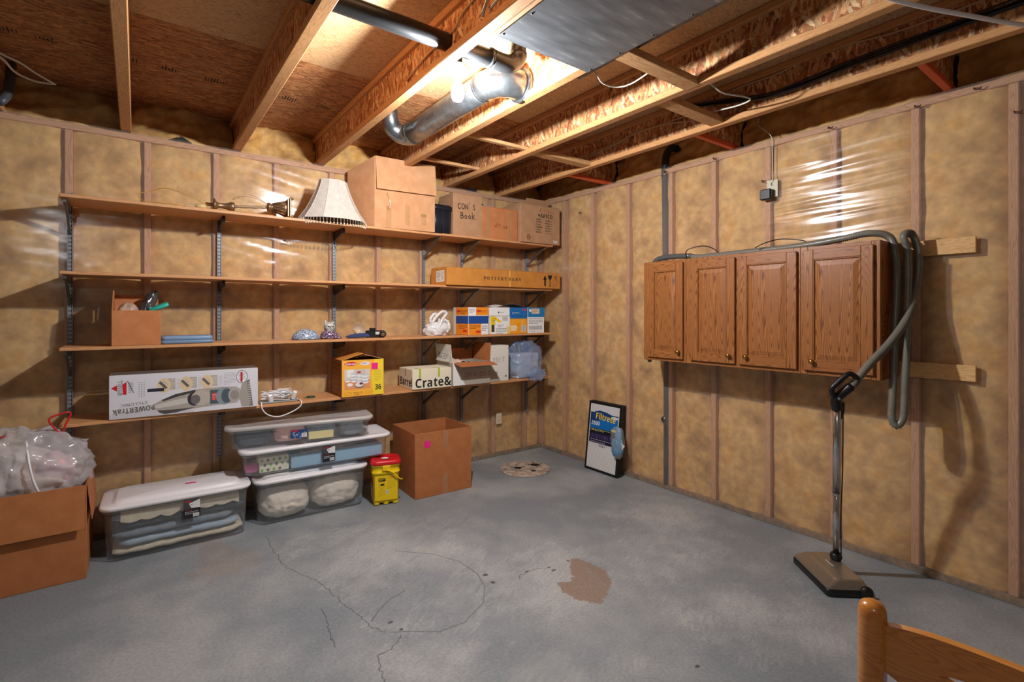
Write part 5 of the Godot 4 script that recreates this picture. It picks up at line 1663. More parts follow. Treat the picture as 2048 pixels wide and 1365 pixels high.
	for k in 3:
		var ps := bx(Vector3(0.3 + 0.05 * (k % 3), 0.003, 0.2), 0.0)
		single("paper_sheet", ps, [M.white_paper, plain(C(206, 200, 196), 0.8), plain(C(230, 224, 214), 0.8)][k % 3], ["white sheet of paper on the blue board box", "grey sheet of paper on the blue board box", "cream sheet of paper topmost on the blue board box"][k], "paper", xf * T(0.02 + 0.06 * k, 0.1 + 0.006 * k, 0.03, 0.06 * k), "papers in the shallow bin")
	s = ST(true)
	blob(s, Vector3(0, 0, 0), Vector3(0.09, 0.016, 0.07), 2.6, 0.1, 9.0, 95, 24, 14)
	single("white_cloth", s, M.white_paper, "folded white cloth at the right in the shallow bin", "cloth", xf * T(0.33, 0.136, 0.03))
	# top bin
	t = tote("top_bin", "shallow clear bin with translucent lid on top of the stack", 0.93, 0.145, 0.31, Vector3(-2.545, 0.5315, 0.29), -0.17, M.tote_clear, M.lid_clear, false, 0.06)
	xf = t.transform
	var f := canvas(128, 96, C(40, 70, 120))
	rect(f, 6, 6, 50, 16, C(206, 36, 44))
	for k in 30: rect(f, rnd.randf() * 110, 26 + rnd.randf() * 60, 14, 8, [C(60, 110, 170), C(220, 220, 220), C(24, 40, 80), C(120, 160, 200)][rnd.randi() % 4])
	bars(f, 84, 40, 40, 50)
	sticker(t, "product_label", 0.11, 0.06, printed(f, 0.4), T(-0.03, 0.075, 0.1585), 0.002)
	var heap := [[-0.325, 0.062, 0.112, 0.054, 0.125, M.cloth_dark, "dark slate cloth heaped at the left in the top bin"], [-0.085, 0.066, 0.1, 0.058, 0.125, M.cloth_pink, "pink fabric heaped in the middle of the top bin"], [0.13, 0.066, 0.096, 0.052, 0.11, M.cloth_slate, "slate grey cushion lying in the top bin"], [0.345, 0.066, 0.085, 0.056, 0.12, M.cloth_grey, "pale grey cloth bag at the right in the top bin"]]
	for k in heap.size():
		var q: Array = heap[k]
		s = ST(true)
		blob(s, V0, Vector3(q[2], q[3], q[4]), 3.4, 0.1, 9.0, 97 + k, 44, 24, true, -0.05)
		single("bin_cloth", s, q[5], q[6], "cloth", xf * T(q[0], q[1], 0.0), "cloths in the top bin")
	single("yellow_folder", bx(Vector3(0.17, 0.055, 0.006), 0.002), plain(C(232, 218, 150), 0.8), "pale yellow card folder pressed against the top bin's front", "folder", xf * T(0.12, 0.05, 0.138, 0, -0.06, 0))
	bucket()
	# tall brown carton
	t = open_carton("tall_carton", "tall open brown carton with a pink price note", -1.775, -1.268, 0.001, 0.512, 0.612, 0.46, M.card_dark, -0.03)
	part(t, "pink_price_note", bx(Vector3(0.052, 0.05, 0.001), 0.0, Vector3(-0.15, 0.42, 0.2312)), M.pink_note)
	for q in [[0.01, 0.44, 0.045, 0.14], [0.01, 0.08, 0.045, 0.16]]: sticker(t, "tape_strip", q[2], q[3], M.tape, T(q[0], q[1], 0.2302))
	single("grey_box_inside", bx(Vector3(0.16, 0.44, 0.15), 0.003, Vector3(0, 0.22, 0)), plain(C(150, 140, 128), 0.8), "grey carton standing inside the tall brown carton", "box", T(-1.63, 0.008, 0.44, 0.4))
	sump()
	filters()

func f_polka(xf: Transform3D):
	var f := canvas(256, 128, C(232, 230, 206))
	for k in 14:
		oval(f, 20 + (k % 5) * 52 + (k / 5 % 2) * 24, 22 + (k / 5) * 44, 13, 15, [C(150, 190, 90), C(120, 116, 112)][k % 2])
	var m := printed(f, 0.8)
	var t := thing("polka_dot_box", "cream box with green and grey dots in the shallow bin", "box", xf.origin, -0.05)
	t.transform = xf * T(-0.305, 0.004, 0.06)
	part(t, "body", bx(Vector3(0.19, 0.105, 0.16), 0.006, Vector3(0, 0.053, 0)), plain(C(232, 230, 206), 0.8))
	sticker(t, "dotted_front", 0.185, 0.1, m, T(0, 0.053, 0.08), 0.001)

func bucket():
	var t := thing("yellow_bucket", "yellow plastic bucket with red lid beside the pillow bin", "bucket", Vector3(-1.975, 0.001, 0.475), -0.29)
	t.scale.y = 0.94
	var w := 0.2
	var d := 0.18
	var s := ST(true)
	loft(s, [rr(w - 0.02, d - 0.02, 0.03, 0.018), rr(w - 0.008, d - 0.008, 0.035, 0.03), rr(w - 0.006, d - 0.006, 0.035, 0.03), rr(w, d, 0.035, 0.25), rr(w + 0.012, d + 0.012, 0.04, 0.256), rr(w + 0.014, d + 0.014, 0.04, 0.266), rr(w + 0.004, d + 0.004, 0.04, 0.27), rr(w + 0.006, d + 0.006, 0.04, 0.31), rr(w + 0.018, d + 0.018, 0.042, 0.314), rr(w + 0.018, d + 0.018, 0.042, 0.33)])
	part(t, "body", s, M.yellow)
	for q in [[-0.07, 0.0], [0.0, 0.0], [0.07, 0.0]]: part(t, "foot", bx(Vector3(0.04, 0.034, d - 0.012), 0.008, Vector3(q[0], 0.017, 0)), M.yellow)
	s = ST(true)
	loft(s, [rr(w + 0.024, d + 0.024, 0.044, 0.326), rr(w + 0.028, d + 0.028, 0.046, 0.333), rr(w + 0.026, d + 0.026, 0.046, 0.35), rr(w + 0.008, d + 0.008, 0.044, 0.36), rr(w - 0.04, d - 0.04, 0.036, 0.362), rr(w - 0.06, d - 0.06, 0.03, 0.356)])
	part(t, "lid", s, M.red)
	s = ST(true)
	blob(s, Vector3(-0.005, 0.366, 0.04), Vector3(0.03, 0.006, 0.012), 2.0, 0.4, 40.0, 12, 16, 8)
	part(t, "paper_scrap", s, M.white_paper)
	part(t, "front_tab", bx(Vector3(0.06, 0.045, 0.012), 0.004, Vector3(0.0, 0.3, d / 2 + 0.01)), M.yellow)
	s = ST(true)
	tube(s, curve([Vector3(-0.0, 0.29, d / 2 + 0.016), Vector3(0.05, 0.262, d / 2 + 0.02), Vector3(0.1, 0.205, d / 2 + 0.012), Vector3(0.125, 0.19, d / 2 - 0.03)], 0.02), 0.0055, 8)
	part(t, "handle", s, M.yellow)
	var f := canvas(256, 300, C(246, 208, 8))
	var K := C(34, 30, 12)
	var Yd := C(190, 156, 10)
	rect(f, 40, 30, 80, 40, K)
	small_print(f, 44, 38, 72, 2, 16, C(246, 208, 8))
	oval(f, 80, 112, 34, 40, K)
	oval(f, 80, 112, 31, 37, C(246, 208, 8))
	oval(f, 80, 106, 16, 10, K)
	shape(f, [62, 112, 100, 96, 106, 108, 96, 128, 84, 118, 70, 130], K)
	small_print(f, 42, 164, 76, 8, 11, Yd)
	small_print(f, 134, 20, 90, 3, 11, C(206, 60, 20))
	small_print(f, 134, 60, 96, 10, 11, Yd)
	bars(f, 124, 176, 32, 44)
	sticker(t, "printed_label", 0.17, 0.2, printed(f, 0.35), T(0.0, 0.14, d / 2 + 0.0005), 0.001)
	f = canvas(128, 200, C(236, 176, 30))
	rect(f, 0, 30, 128, 60, C(190, 50, 24))
	rect(f, 0, 90, 128, 80, C(226, 220, 206))
	small_print(f, 12, 100, 100, 5, 14, K)
	sticker(t, "printed_side", 0.13, 0.2, printed(f, 0.4), Transform3D(Basis(Vector3.UP, -PI / 2), Vector3(-w / 2 - 0.0005, 0.14, 0)), 0.001)

func sump():
	var t := thing("sump_cover", "round dusty sump cover set in the floor near the corner", "sump cover", Vector3(-0.615, 0.001, 0.505))
	var im := mapped(256, noise(161, 0.02, 4), ramp([[0.0, C(128, 108, 98)], [0.4, C(164, 146, 132)], [0.6, C(188, 174, 158)], [1.0, C(204, 194, 178)]]), noise(162, 0.2, 2), 0.12)
	var m := wrapped(im, Vector3(2.2, 2.2, 2.2), 0.9)
	var s := ST()
	lathe(s, [Vector2(0.222, 0.0), Vector2(0.222, 0.008), Vector2(0.216, 0.011), Vector2(0.0, 0.011)], 56)
	part(t, "cover", s, m)
	s = ST(true)
	for k in 2:
		var r: float = [0.232, 0.205][k]
		var p := []
		for i in 49: p.append(Vector3(cos(TAU * i / 48) * r, 0.004 + k * 0.007, sin(TAU * i / 48) * r))
		tube(s, p, 0.006 - k * 0.003, 6, false)
	part(t, "rim", s, m)
	for q in [[-0.055, -0.035, 0.042], [0.13, -0.01, 0.048]]:
		s = ST(true)
		lathe(s, [Vector2(q[2] + 0.022, 0.011), Vector2(q[2] + 0.018, 0.019), Vector2(q[2] + 0.004, 0.02), Vector2(q[2], 0.013), Vector2(0.0, 0.0125)], 28, T(q[0], 0, q[1]))
		part(t, "flange_ring", s, m)
		s = ST(true)
		lathe(s, [Vector2(q[2], 0.013), Vector2(0.0, 0.0135)], 24, T(q[0], 0, q[1]))
		part(t, "pipe_hole", s, M.slot)
		for k in 4:
			var a := TAU * k / 4 + 0.4
			part(t, "bolt", bx(Vector3(0.014, 0.008, 0.014), 0.003, Vector3(q[0] + cos(a) * (q[2] + 0.013), 0.023, q[1] + sin(a) * (q[2] + 0.013))), M.rust)
	s = ST(true)
	lathe(s, [Vector2(0.026, 0.0112), Vector2(0.024, 0.0118), Vector2(0.0, 0.0118)], 20, T(0.015, 0, 0.11))
	part(t, "pipe_hole", s, M.slot)

func filters():
	var f := canvas(512, 512, C(226, 226, 224))
	for k in range(-20, 40):
		stroke(f, [k * 26.0, 0, k * 26.0 + 256, 512], 3.5, C(160, 160, 160))
		stroke(f, [k * 26.0, 512, k * 26.0 + 256, 0], 3.5, C(186, 186, 186))
	var mesh := printed(f, 0.8)
	var lb := canvas(360, 400, C(24, 28, 50))
	rect(lb, 0, 0, 360, 70, C(214, 214, 216))
	shape(lb, [0, 90, 60, 60, 120, 44, 200, 50, 300, 74, 360, 82, 360, 232, 0, 232], C(20, 64, 128))
	shape(lb, [0, 190, 200, 110, 360, 96, 360, 232, 0, 232], C(14, 112, 188))
	oval(lb, 320, 92, 44, 15, C(206, 222, 236))
	rect(lb, 282, 206, 70, 22, C(240, 206, 40))
	rect(lb, 0, 230, 360, 34, C(20, 20, 26))
	small_print(lb, 10, 238, 300, 2, 12, C(226, 222, 160))
	for k in 9: rect(lb, 26 + k * 34, 286, 26, 44, [C(66, 50, 96), C(44, 50, 110), C(90, 60, 100)][k % 3])
	small_print(lb, 20, 340, 320, 2, 22, C(150, 146, 176))
	rect(lb, 0, 378, 360, 22, C(210, 210, 210))
	var lab := printed(lb, 0.35)
	var lean := 0.115
	for k in 3:
		var t := thing("air_filter", ["pleated air filter with a blue printed label, front of the three", "middle air filter of the three leaning on the right wall", "rear air filter of the three leaning against the wall film"][k], "air filter", Vector3(-0.122 + k * 0.0225, 0.0015, 1.0), 0.0, "air filters leaning on the right wall")
		t.basis = Basis(Vector3.UP, -PI / 2) * Basis(Vector3.RIGHT, -lean)
		var W := 0.4
		var H := 0.632
		for e in [-1, 1]: part(t, "side_frame", bx(Vector3(0.022, H, 0.021), 0.0015, Vector3(e * (W / 2 - 0.011), H / 2, 0)), M.black)
		for y in [0.011, H - 0.011]: part(t, "end_frame", bx(Vector3(W - 0.046, 0.022, 0.021), 0.0015, Vector3(0, y, 0)), M.black)
		var s := ST()
		for i in 27:
			var x := -W / 2 + 0.023 + i * 0.0131
			face(s, [Vector3(x, 0.022, 0.0055), Vector3(x + 0.0065, 0.022, 0.009), Vector3(x + 0.0065, H - 0.022, 0.009), Vector3(x, H - 0.022, 0.0055)], Vector3(x, 0.3, -1))
			face(s, [Vector3(x + 0.0065, 0.022, 0.009), Vector3(x + 0.0131, 0.022, 0.0055), Vector3(x + 0.0131, H - 0.022, 0.0055), Vector3(x + 0.0065, H - 0.022, 0.009)], Vector3(x, 0.3, -1))
		part(t, "pleated_medium", s, plain(C(216, 216, 214), 0.9))
		if k == 0:
			sticker(t, "wire_lattice", W - 0.045, H - 0.045, mesh, T(0, H / 2, 0.0096), 0.0)
			sticker(t, "printed_label", 0.335, 0.36, lab, T(0, 0.415, 0.0106), 0.0005)
			words(t, "Filtrete", 0.24, 0.06, plain(C(250, 214, 40), 0.5), T(0.02, 0.5, 0.0112, 0, 0, -0.06), true)
			words(t, "2500", 0.1, 0.036, M.white_paper, T(-0.1, 0.435, 0.0112), true)
			words(t, "16  25  1", 0.07, 0.02, M.ink, T(0.0, 0.238, 0.0112), true)
	# a blue glove-like bag hung over the edge
	var t := thing("blue_glove_packet", "blue rubber gloves in clear wrap hung on the filters' edge", "gloves", Vector3(-0.15, 0.22, 1.215))
	var s := ST(true)
	blob(s, Vector3(0.0, 0.06, 0.0), Vector3(0.03, 0.075, 0.05), 2.2, 0.25, 12.0, 171, 34, 22, true)
	part(t, "glove_palm", s, plain(C(92, 142, 178), 0.5))
	s = ST(true)
	blob(s, Vector3(0.008, 0.14, 0.015), Vector3(0.024, 0.09, 0.035), 2.0, 0.2, 12.0, 172, 30, 20, true)
	part(t, "glove_cuff", s, plain(C(104, 152, 186), 0.45))
	s = ST(true)
	blob(s, Vector3(0.0, 0.075, 0.05), Vector3(0.02, 0.06, 0.026), 2.0, 0.2, 12.0, 173, 26, 16, true)
	part(t, "glove_thumb", s, plain(C(92, 142, 178), 0.5))
	part(t, "paper_tag", bx(Vector3(0.002, 0.05, 0.04), 0.0), M.white_paper, T(-0.012, 0.085, 0.068, 0.2, 0.6))
	s = ST(true)
	blob(s, Vector3(0.0, 0.11, 0.012), Vector3(0.036, 0.135, 0.07), 2.0, 0.2, 10.0, 174, 34, 24, true)
	part(t, "clear_wrap", s, M.clear)

# ---------------------------------------------------------------- wall cabinets
func make_cabinets():
	for q in [["upper", 1.822], ["lower", 1.147]]:
		single("mounting_cleat", bx(Vector3(0.019, 0.085, 1.9), 0.002), M.cleat, "%s pale pine board sticking out behind the cabinets" % q[0], "board", T(-0.0245, q[1], 2.6), "pine boards behind the cabinets")
	var units := [[1.655, 2.032, [[1.703, 2.016, 1.985]], "narrow single-door oak cabinet at the left of the row"], [2.033, 2.817, [[2.078, 2.412, 2.375], [2.437, 2.802, 2.494]], "double-door oak cabinet in the middle of the row"], [2.818, 3.222, [[2.838, 3.196, 2.893]], "single-door oak cabinet at the right under the hose"]]
	for u in units:
		var zc: float = (u[0] + u[1]) / 2
		var w: float = u[1] - u[0]
		var t := thing("wall_cabinet", u[3], "cabinet", Vector3(-0.18, 1.1, zc), 0.0, "oak wall cabinets")
		var h := 0.757
		# carcass from the cleats to the face frame
		for e in [-1, 1]: part(t, "side_panel", bx(Vector3(0.272, h, 0.013), 0.001, Vector3(0.0075, h / 2, e * (w / 2 - 0.0065))), M.oak_side)
		part(t, "top_panel", bx(Vector3(0.27, 0.013, w - 0.027), 0.0, Vector3(0.0075, h - 0.02, 0)), M.oak_side)
		part(t, "bottom_panel", bx(Vector3(0.27, 0.013, w - 0.027), 0.0, Vector3(0.0075, 0.03, 0)), M.oak_side)
		part(t, "back_panel", bx(Vector3(0.006, h - 0.01, w - 0.027), 0.0, Vector3(0.14, h / 2, 0)), M.oak_side)
		var fx := -0.139
		for e in [-1, 1]: part(t, "frame_stile", bx(Vector3(0.02, h, 0.04), 0.0015, Vector3(fx, h / 2, e * (w / 2 - 0.02))), M.oak_y)
		for y in [0.02, h - 0.02]: part(t, "frame_rail", bx(Vector3(0.019, 0.04, w - 0.082), 0.001, Vector3(fx, y, 0)), M.oak_z)
		if u[2].size() == 2: part(t, "frame_stile", bx(Vector3(0.019, h - 0.082, 0.06), 0.001, Vector3(fx, h / 2, 0.01)), M.oak_y)
		for dr in u[2]:
			door(t, dr[0] - zc, dr[1] - zc, 0.025, 0.735, dr[2] - zc)

func door(cab: Node3D, z0: float, z1: float, y0: float, y1: float, knob_z: float):
	var d := Node3D.new()
	d.name = "door"
	cab.add_child(d, true)
	d.position = Vector3(-0.1595, (y0 + y1) / 2, (z0 + z1) / 2)
	var w := z1 - z0
	var h := y1 - y0
	var sw := 0.058
	for e in [-1, 1]: part(d, "stile", bx(Vector3(0.019, h, sw), 0.003, Vector3(0, 0, e * (w / 2 - sw / 2))), M.oak_y)
	for e in [-1, 1]: part(d, "rail", bx(Vector3(0.0188, sw, w - 2 * sw - 0.0005), 0.002, Vector3(0, e * (h / 2 - sw / 2), 0)), M.oak_z)
	# raised panel: sloped border round a flat field, front toward -x
	var a := Vector2(w / 2 - sw + 0.004, h / 2 - sw + 0.004)
	var b := a - Vector2(0.016, 0.016)
	var c := a - Vector2(0.042, 0.042)
	var s := ST()
	var rings := []
	for q in [[a, -0.001], [b, -0.001], [c, -0.0085]]:
		var m: Vector2 = q[0]
		rings.append([Vector3(q[1], -m.y, -m.x), Vector3(q[1], -m.y, m.x), Vector3(q[1], m.y, m.x), Vector3(q[1], m.y, -m.x)])
	for k in 2:
		for i in 4:
			var j := (i + 1) % 4
			face(s, [rings[k][i], rings[k][j], rings[k + 1][j], rings[k + 1][i]], Vector3(1, 0, 0))
	face(s, rings[2], Vector3(1, 0, 0))
	part(d, "panel", s, M.oak_y)
	# bead round the panel
	s = ST()
	for e in [-1, 1]:
		box(s, Vector3(-0.006, 0, e * (w / 2 - sw - 0.003)), Vector3(0.006, h - 2 * sw, 0.006), 0.002)
		box(s, Vector3(-0.006, e * (h / 2 - sw - 0.003), 0), Vector3(0.006, 0.006, w - 2 * sw), 0.002)
	part(d, "bead", s, M.oak_y)
	s = ST(true)
	lathe(s, [Vector2(0.011, 0.0), Vector2(0.011, 0.003), Vector2(0.006, 0.006), Vector2(0.006, 0.012), Vector2(0.013, 0.017), Vector2(0.0155, 0.022), Vector2(0.013, 0.027), Vector2(0.0, 0.03)], 20, Transform3D(Basis(Vector3(0, 0, 1), PI / 2), Vector3(-0.0095, 0.079 - (y0 + y1) / 2, knob_z - (z0 + z1) / 2)))
	part(d, "knob", s, M.brass)

# ---------------------------------------------------------------- central vacuum
func make_vacuum():
	var base := Vector3(-0.378, 0.0, 3.027)
	var t := thing("vacuum_cleaner", "chrome vacuum wand with ribbed grey hose draped over the cabinets", "vacuum", base)
	var path := curve([Vector3(-0.16, 1.895, 1.95), Vector3(-0.17, 1.878, 2.06), Vector3(-0.19, 1.878, 2.44), Vector3(-0.21, 1.882, 2.78), Vector3(-0.21, 1.9, 3.0), Vector3(-0.2, 1.915, 3.13), Vector3(-0.185, 1.885, 3.22), Vector3(-0.19, 1.78, 3.25), Vector3(-0.18, 1.64, 3.252), Vector3(-0.2, 1.45, 3.252), Vector3(-0.23, 1.2, 3.254), Vector3(-0.26, 1.0, 3.256), Vector3(-0.275, 0.9, 3.258), Vector3(-0.272, 0.862, 3.278), Vector3(-0.255, 0.9, 3.3), Vector3(-0.235, 1.0, 3.302), Vector3(-0.21, 1.2, 3.302), Vector3(-0.175, 1.45, 3.298), Vector3(-0.155, 1.65, 3.296), Vector3(-0.15, 1.8, 3.292), Vector3(-0.165, 1.885, 3.28), Vector3(-0.125, 1.895, 3.305), Vector3(-0.105, 1.82, 3.325), Vector3(-0.1, 1.7, 3.328), Vector3(-0.13, 1.57, 3.32), Vector3(-0.215, 1.42, 3.3), Vector3(-0.345, 1.295, 3.262), Vector3(-0.475, 1.19, 3.214), Vector3(-0.555, 1.085, 3.168)], 0.0055)
	for i in path.size(): path[i] -= base
	var s := ST(true)
	tube(s, path, func(i, _d): return 0.022 if i % 2 else 0.0155, 10)
	part(t, "ribbed_hose", s, M.hose)
	s = ST(true)
	var lead := curve([Vector3(-0.26, 1.075, 1.66), Vector3(-0.255, 1.11, 1.65), Vector3(-0.22, 1.25, 1.622), Vector3(-0.2, 1.5, 1.618), Vector3(-0.18, 1.75, 1.612), Vector3(-0.165, 1.86, 1.625), Vector3(-0.16, 1.9, 1.68), Vector3(-0.16, 1.905, 1.8), Vector3(-0.16, 1.895, 1.96)], 0.03)
	for i in lead.size(): lead[i] -= base
	tube(s, lead, func(i, _d): return 0.021 if i > 1 else 0.012 + i * 0.006, 14)
	part(t, "smooth_hose_end", s, M.hose_smooth)
	for q in [[[-0.21, 1.87, 1.96], [-0.24, 1.93, 1.98], [-0.2, 1.955, 2.08], [-0.16, 1.935, 2.14], [-0.15, 1.9, 2.18]], [[-0.25, 1.895, 2.5], [-0.24, 1.92, 2.56], [-0.2, 1.94, 2.64], [-0.19, 1.92, 2.76], [-0.2, 1.9, 2.8]]]:
		s = ST(true)
		var p := []
		for v in q: p.append(Vector3(v[0], v[1], v[2]) - base)
		tube(s, curve(p, 0.02), 0.0035, 6)
		part(t, "power_cord", s, M.black)
	# wand and power head
	var low := Vector3(-0.378, 0.075, 3.027) - base
	var top := Vector3(-0.563, 0.966, 3.101) - base
	s = ST(true)
	tube(s, [low, low.lerp(top, 0.45)], 0.0165, 18)
	part(t, "lower_tube", s, M.chrome)
	s = ST(true)
	tube(s, [low.lerp(top, 0.45), top], 0.0185, 18)
	part(t, "upper_tube", s, M.chrome)
	s = ST(true)
	tube(s, [low.lerp(top, 0.44), low.lerp(top, 0.46)], 0.0195, 18)
	part(t, "tube_joint", s, M.chrome)
	s = ST(true)
	tube(s, [low + Vector3(0, -0.03, 0), low.lerp(top, 0.05)], 0.025, 16)
	tube(s, [low.lerp(top, 0.02), low.lerp(top, 0.035)], 0.03, 16)
	part(t, "swivel_neck", s, M.black)
	s = ST(true)
	var side := Vector3(0.03, 0, 0.018)
	tube(s, curve([low.lerp(top, 0.02) + side * 0.9, low.lerp(top, 0.3) + side * 0.8, low.lerp(top, 0.6) + side, low.lerp(top, 0.95) + side], 0.05), 0.0032, 6)
	part(t, "power_cord", s, M.black)
	# pistol grip
	s = ST(true)
	var H := [Vector3(-0.565, 0.955, 3.103), Vector3(-0.579, 1.008, 3.102), Vector3(-0.575, 1.04, 3.125), Vector3(-0.556, 1.085, 3.166)]
	for i in 4: H[i] -= base
	tube(s, curve(H, 0.015), func(i, _d): return 0.026 if i < 6 else 0.024, 14)
	part(t, "handle_body", s, M.black)
	s = ST(true)
	var G := [Vector3(-0.59, 1.015, 3.098), Vector3(-0.618, 1.062, 3.096), Vector3(-0.61, 1.09, 3.11), Vector3(-0.578, 1.142, 3.15), Vector3(-0.562, 1.148, 3.168), Vector3(-0.54, 1.12, 3.186), Vector3(-0.545, 1.085, 3.175)]
	for i in G.size(): G[i] -= base
	tube(s, curve(G, 0.015), 0.0135, 10)
	part(t, "grip_loop", s, M.black)
	s = ST(true)
	tube(s, [Vector3(-0.542, 0.99, 3.115) - base, Vector3(-0.535, 0.94, 3.112) - base, Vector3(-0.53, 0.9, 3.106) - base], func(i, _d): return [0.016, 0.014, 0.006][i], 10)
	part(t, "plug_housing", s, M.black)
	part(t, "switch", bx(Vector3(0.02, 0.016, 0.012), 0.003), plain(C(150, 156, 160), 0.4), T(H[1].x - 0.012, H[1].y + 0.012, H[1].z + 0.022, -0.6, 0.2, 0.5))
	# floor head: local x runs along the brush, z points to the brush edge
	var hx := Vector3(-0.65, 0, 0.76).normalized()
	var hz := Vector3(-hx.z, 0, hx.x)
	var hb := Transform3D(Basis(hx, Vector3.UP, hz * 1.0), Vector3(-0.475, 0, 3.03) - base)
	if hb.basis.determinant() < 0: hb.basis = Basis(hx, Vector3.UP, -hz)
	s = ST(true)
	loft(s, [rr(0.365, 0.215, 0.02, 0.004), rr(0.37, 0.22, 0.022, 0.01), rr(0.37, 0.22, 0.022, 0.034), rr(0.36, 0.21, 0.022, 0.04)])
	part(t, "head_base", s, M.black, hb)
	s = ST()
	var sgn := 1.0 if hb.basis.z.dot(hz) > 0 else -1.0
	var up := []
	for q in [[0.36, 0.21, 0.04, 0.0], [0.355, 0.205, 0.052, 0.0], [0.32, 0.15, 0.076, -0.015 * sgn], [0.30, 0.12, 0.08, -0.02 * sgn]]:
		var r := rr(q[0], q[1], 0.025, q[2])
		for i in r.size(): r[i].z += q[3]
		up.append(r)
	loft(s, up)
	part(t, "head_cover", s, M.champagne, hb)
	part(t, "cover_ridge", bx(Vector3(0.29, 0.004, 0.012), 0.002, Vector3(0, 0.081, 0.02 * sgn)), M.champagne, hb)
	for k in 9: part(t, "printed_letter", bx(Vector3(0.005, 0.0006, 0.008), 0.0, Vector3(-0.055 + k * 0.0085, 0.0806, -0.012 * sgn)), plain(C(226, 222, 214), 0.5), hb)
	for e in [-1, 1]:
		s = ST(true)
		tube(s, [Vector3(e * 0.176, 0.032, -0.085 * sgn), Vector3(e * 0.192, 0.032, -0.085 * sgn)], 0.03, 18)
		part(t, "wheel", s, M.black, hb)

# ---------------------------------------------------------------- small things on the walls
func make_wall_details():
	var t := thing("wall_outlet", "ivory electrical outlet on the back wall near the corner", "outlet", Vector3(-0.567, 0.389, 0.018))
	part(t, "cover_plate", bx(Vector3(0.07, 0.115, 0.006), 0.002), M.outlet)
	for y in [-0.021, 0.021]:
		part(t, "receptacle", bx(Vector3(0.032, 0.028, 0.003), 0.001, Vector3(0, y, 0.0035)), M.outlet)
		for e in [-0.006, 0.006]: part(t, "slot", bx(Vector3(0.0025, 0.009, 0.0006), 0.0, Vector3(e, y + 0.002, 0.0053)), M.slot)
	t = thing("power_adapter", "black plug-in power adapter on the right wall above the cabinets", "adapter", Vector3(-0.018, 2.29, 2.487))
	part(t, "outlet_plate", bx(Vector3(0.006, 0.12, 0.075), 0.002, Vector3(0, 0.03, 0.014)), plain(C(206, 196, 170), 0.5))
	part(t, "adapter_body", bx(Vector3(0.05, 0.072, 0.075), 0.006, Vector3(-0.029, -0.012, -0.012)), M.black)
	var s := ST(true)
	tube(s, curve([Vector3(-0.01, 0.08, 0.02), Vector3(0.0, 0.2, 0.015), Vector3(0.002, 0.3, 0.012), Vector3(0.0, 0.38, 0.01), Vector3(-0.006, 0.43, -0.02), Vector3(0.01, 0.5, -0.09), Vector3(0.02, 0.55, -0.085)], 0.03), 0.003, 6)
	part(t, "wire", s, M.white_cable)
	pen(t, "K", 0.024, M.ink, Transform3D(Basis(Vector3.UP, -PI / 2), Vector3(-0.0032, 0.062, 0.014)), 0.003)
	# bent nails along the plate and studs
	var n := 0
	var spots := [["on the top plate at the far right", 2.64, 3.54], ["on the top plate above the upper board", 2.63, 3.29], ["on the top plate above the adapter", 2.64, 2.85], ["on the top plate above the vent pipe", 2.64, 2.06], ["high on the rightmost stud", 2.47, 3.69], ["on the top plate left of the vent pipe", 2.64, 1.62], ["beside the power adapter", 2.39, 2.43], ["high on the wall beside the corner carton", 2.46, 0.62]]
	for q in spots:
		s = ST(true)
		tube(s, curve([Vector3(0.03, 0.0, 0.0), Vector3(-0.012, 0.0, 0.0), Vector3(-0.02, -0.012, 0.004), Vector3(-0.02, -0.016, 0.018), Vector3(-0.02, -0.006, 0.032)], 0.008), 0.0032, 6)
		single("bent_nail", s, M.rust, "rusty bent nail " + q[0], "nail", T(-0.008, q[1], q[2]), "bent nails in the framing")

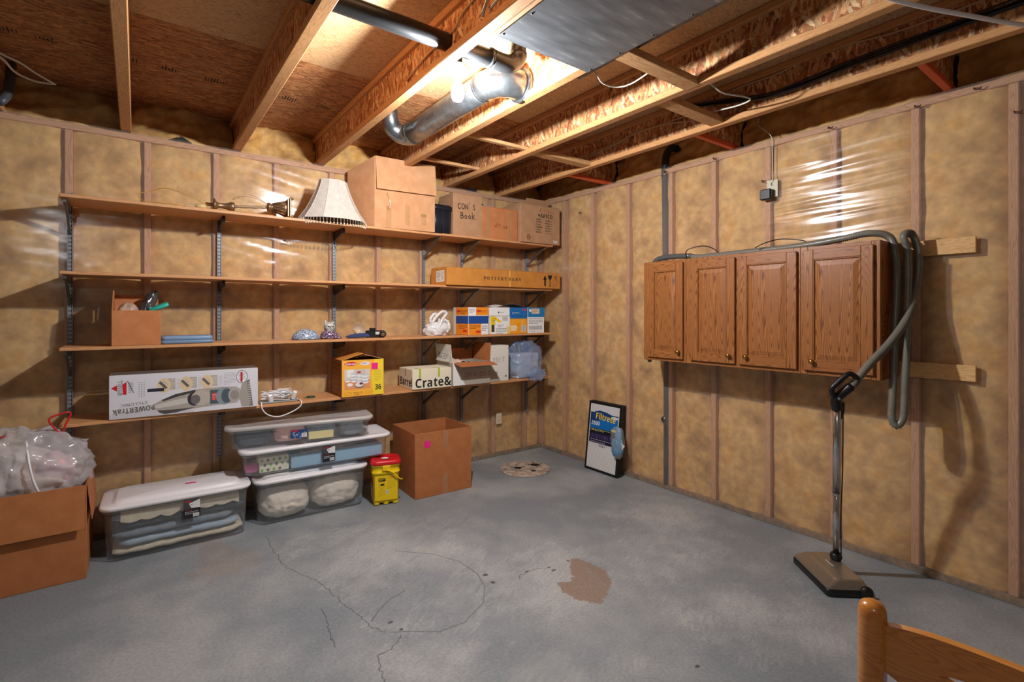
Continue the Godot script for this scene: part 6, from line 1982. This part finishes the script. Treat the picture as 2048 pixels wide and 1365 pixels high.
# ---------------------------------------------------------------- chair in the foreground
func make_chair():
	var t := thing("wooden_chair", "honey-coloured wooden chair back in the right foreground", "chair", Vector3(-2.2, 0, 4.07))
	var o := t.position
	for z in [3.841, 4.3]:
		var s := ST(true)
		lathe(s, [Vector2(0.017, 0.0), Vector2(0.02, 0.1), Vector2(0.0235, 0.44), Vector2(0.0235, 0.86), Vector2(0.0235, 0.886), Vector2(0.0225, 0.898), Vector2(0.0185, 0.907), Vector2(0.01, 0.912), Vector2(0.0, 0.9135)], 28, T(-2.392 - o.x, 0.001, z - o.z))
		part(t, "back_post", s, M.chair)
		s = ST(true)
		lathe(s, [Vector2(0.016, 0.0), Vector2(0.02, 0.1), Vector2(0.023, 0.44)], 20, T(-1.97 - o.x, 0.001, z - o.z))
		part(t, "front_leg", s, M.chair)
	# curved back rail with a hand slot
	var s := ST(true)
	var N := 36
	var top_r := []
	var low_r := []
	for i in N + 1:
		var u := float(i) / N
		var z := lerpf(3.855, 4.286, u)
		var e := absf(2.0 * u - 1.0)
		var bow := 0.012 * (1.0 - e * e)
		var yt := 0.876 + 0.014 * (1.0 - pow(e, 4.0))
		var yb := 0.795 - 0.055 * (1.0 - pow(e, 2.0))
		var m := 0.824
		var k := clampf((0.6 - e) / 0.6, 0.0, 1.0)
		var gap := 0.019 * sqrt(k) if k > 0.0 else 0.0
		for q in [[yt, m + gap, top_r], [m - gap, yb, low_r]]:
			var x := -2.389 + bow
			q[2].append([Vector3(x - 0.009, q[0], z) - o, Vector3(x + 0.009, q[0], z) - o, Vector3(x + 0.009, q[1], z) - o, Vector3(x - 0.009, q[1], z) - o])
	s = ST()
	for r in [top_r, low_r]:
		for k in N:
			for i in 4:
				var j := (i + 1) % 4
				var c: Vector3 = (r[k][0] + r[k][2] + r[k + 1][0] + r[k + 1][2]) / 4.0
				face(s, [r[k][i], r[k][j], r[k + 1][j], r[k + 1][i]], c)
	part(t, "back_rail", s, M.chair)
	for y in [0.2, 0.28]:
		s = ST(true)
		tube(s, [Vector3(-2.398, y, 3.841) - o, Vector3(-1.97, y, 3.841) - o], 0.011, 10)
		part(t, "stretcher", s, M.chair)
	s = ST()
	loft(s, [rr(0.47, 0.5, 0.05, 0.435), rr(0.48, 0.51, 0.055, 0.445), rr(0.48, 0.51, 0.055, 0.462), rr(0.47, 0.5, 0.05, 0.47)])
	part(t, "seat", s, M.chair, T(-2.165 - o.x, 0, 0))
	# seat cushion
	var f := canvas(128, 128, C(28, 104, 178))
	for k in 5: stroke(f, [k * 30.0 - 20, 0, k * 30.0 + 30, 128], 9, C(234, 226, 216))
	s = ST(true)
	blob(s, Vector3(0, 0.032, 0), Vector3(0.215, 0.036, 0.28), 5.0, 0.02, 5.0, 181, 44, 16, false, 0.0)
	var cu := single("seat_cushion", s, wrapped(ImageTexture.create_from_image(f), Vector3(4, 4, 4), 0.9), "blue and white seat cushion on the wooden chair", "cushion", T(-2.12, 0.473, 4.05))
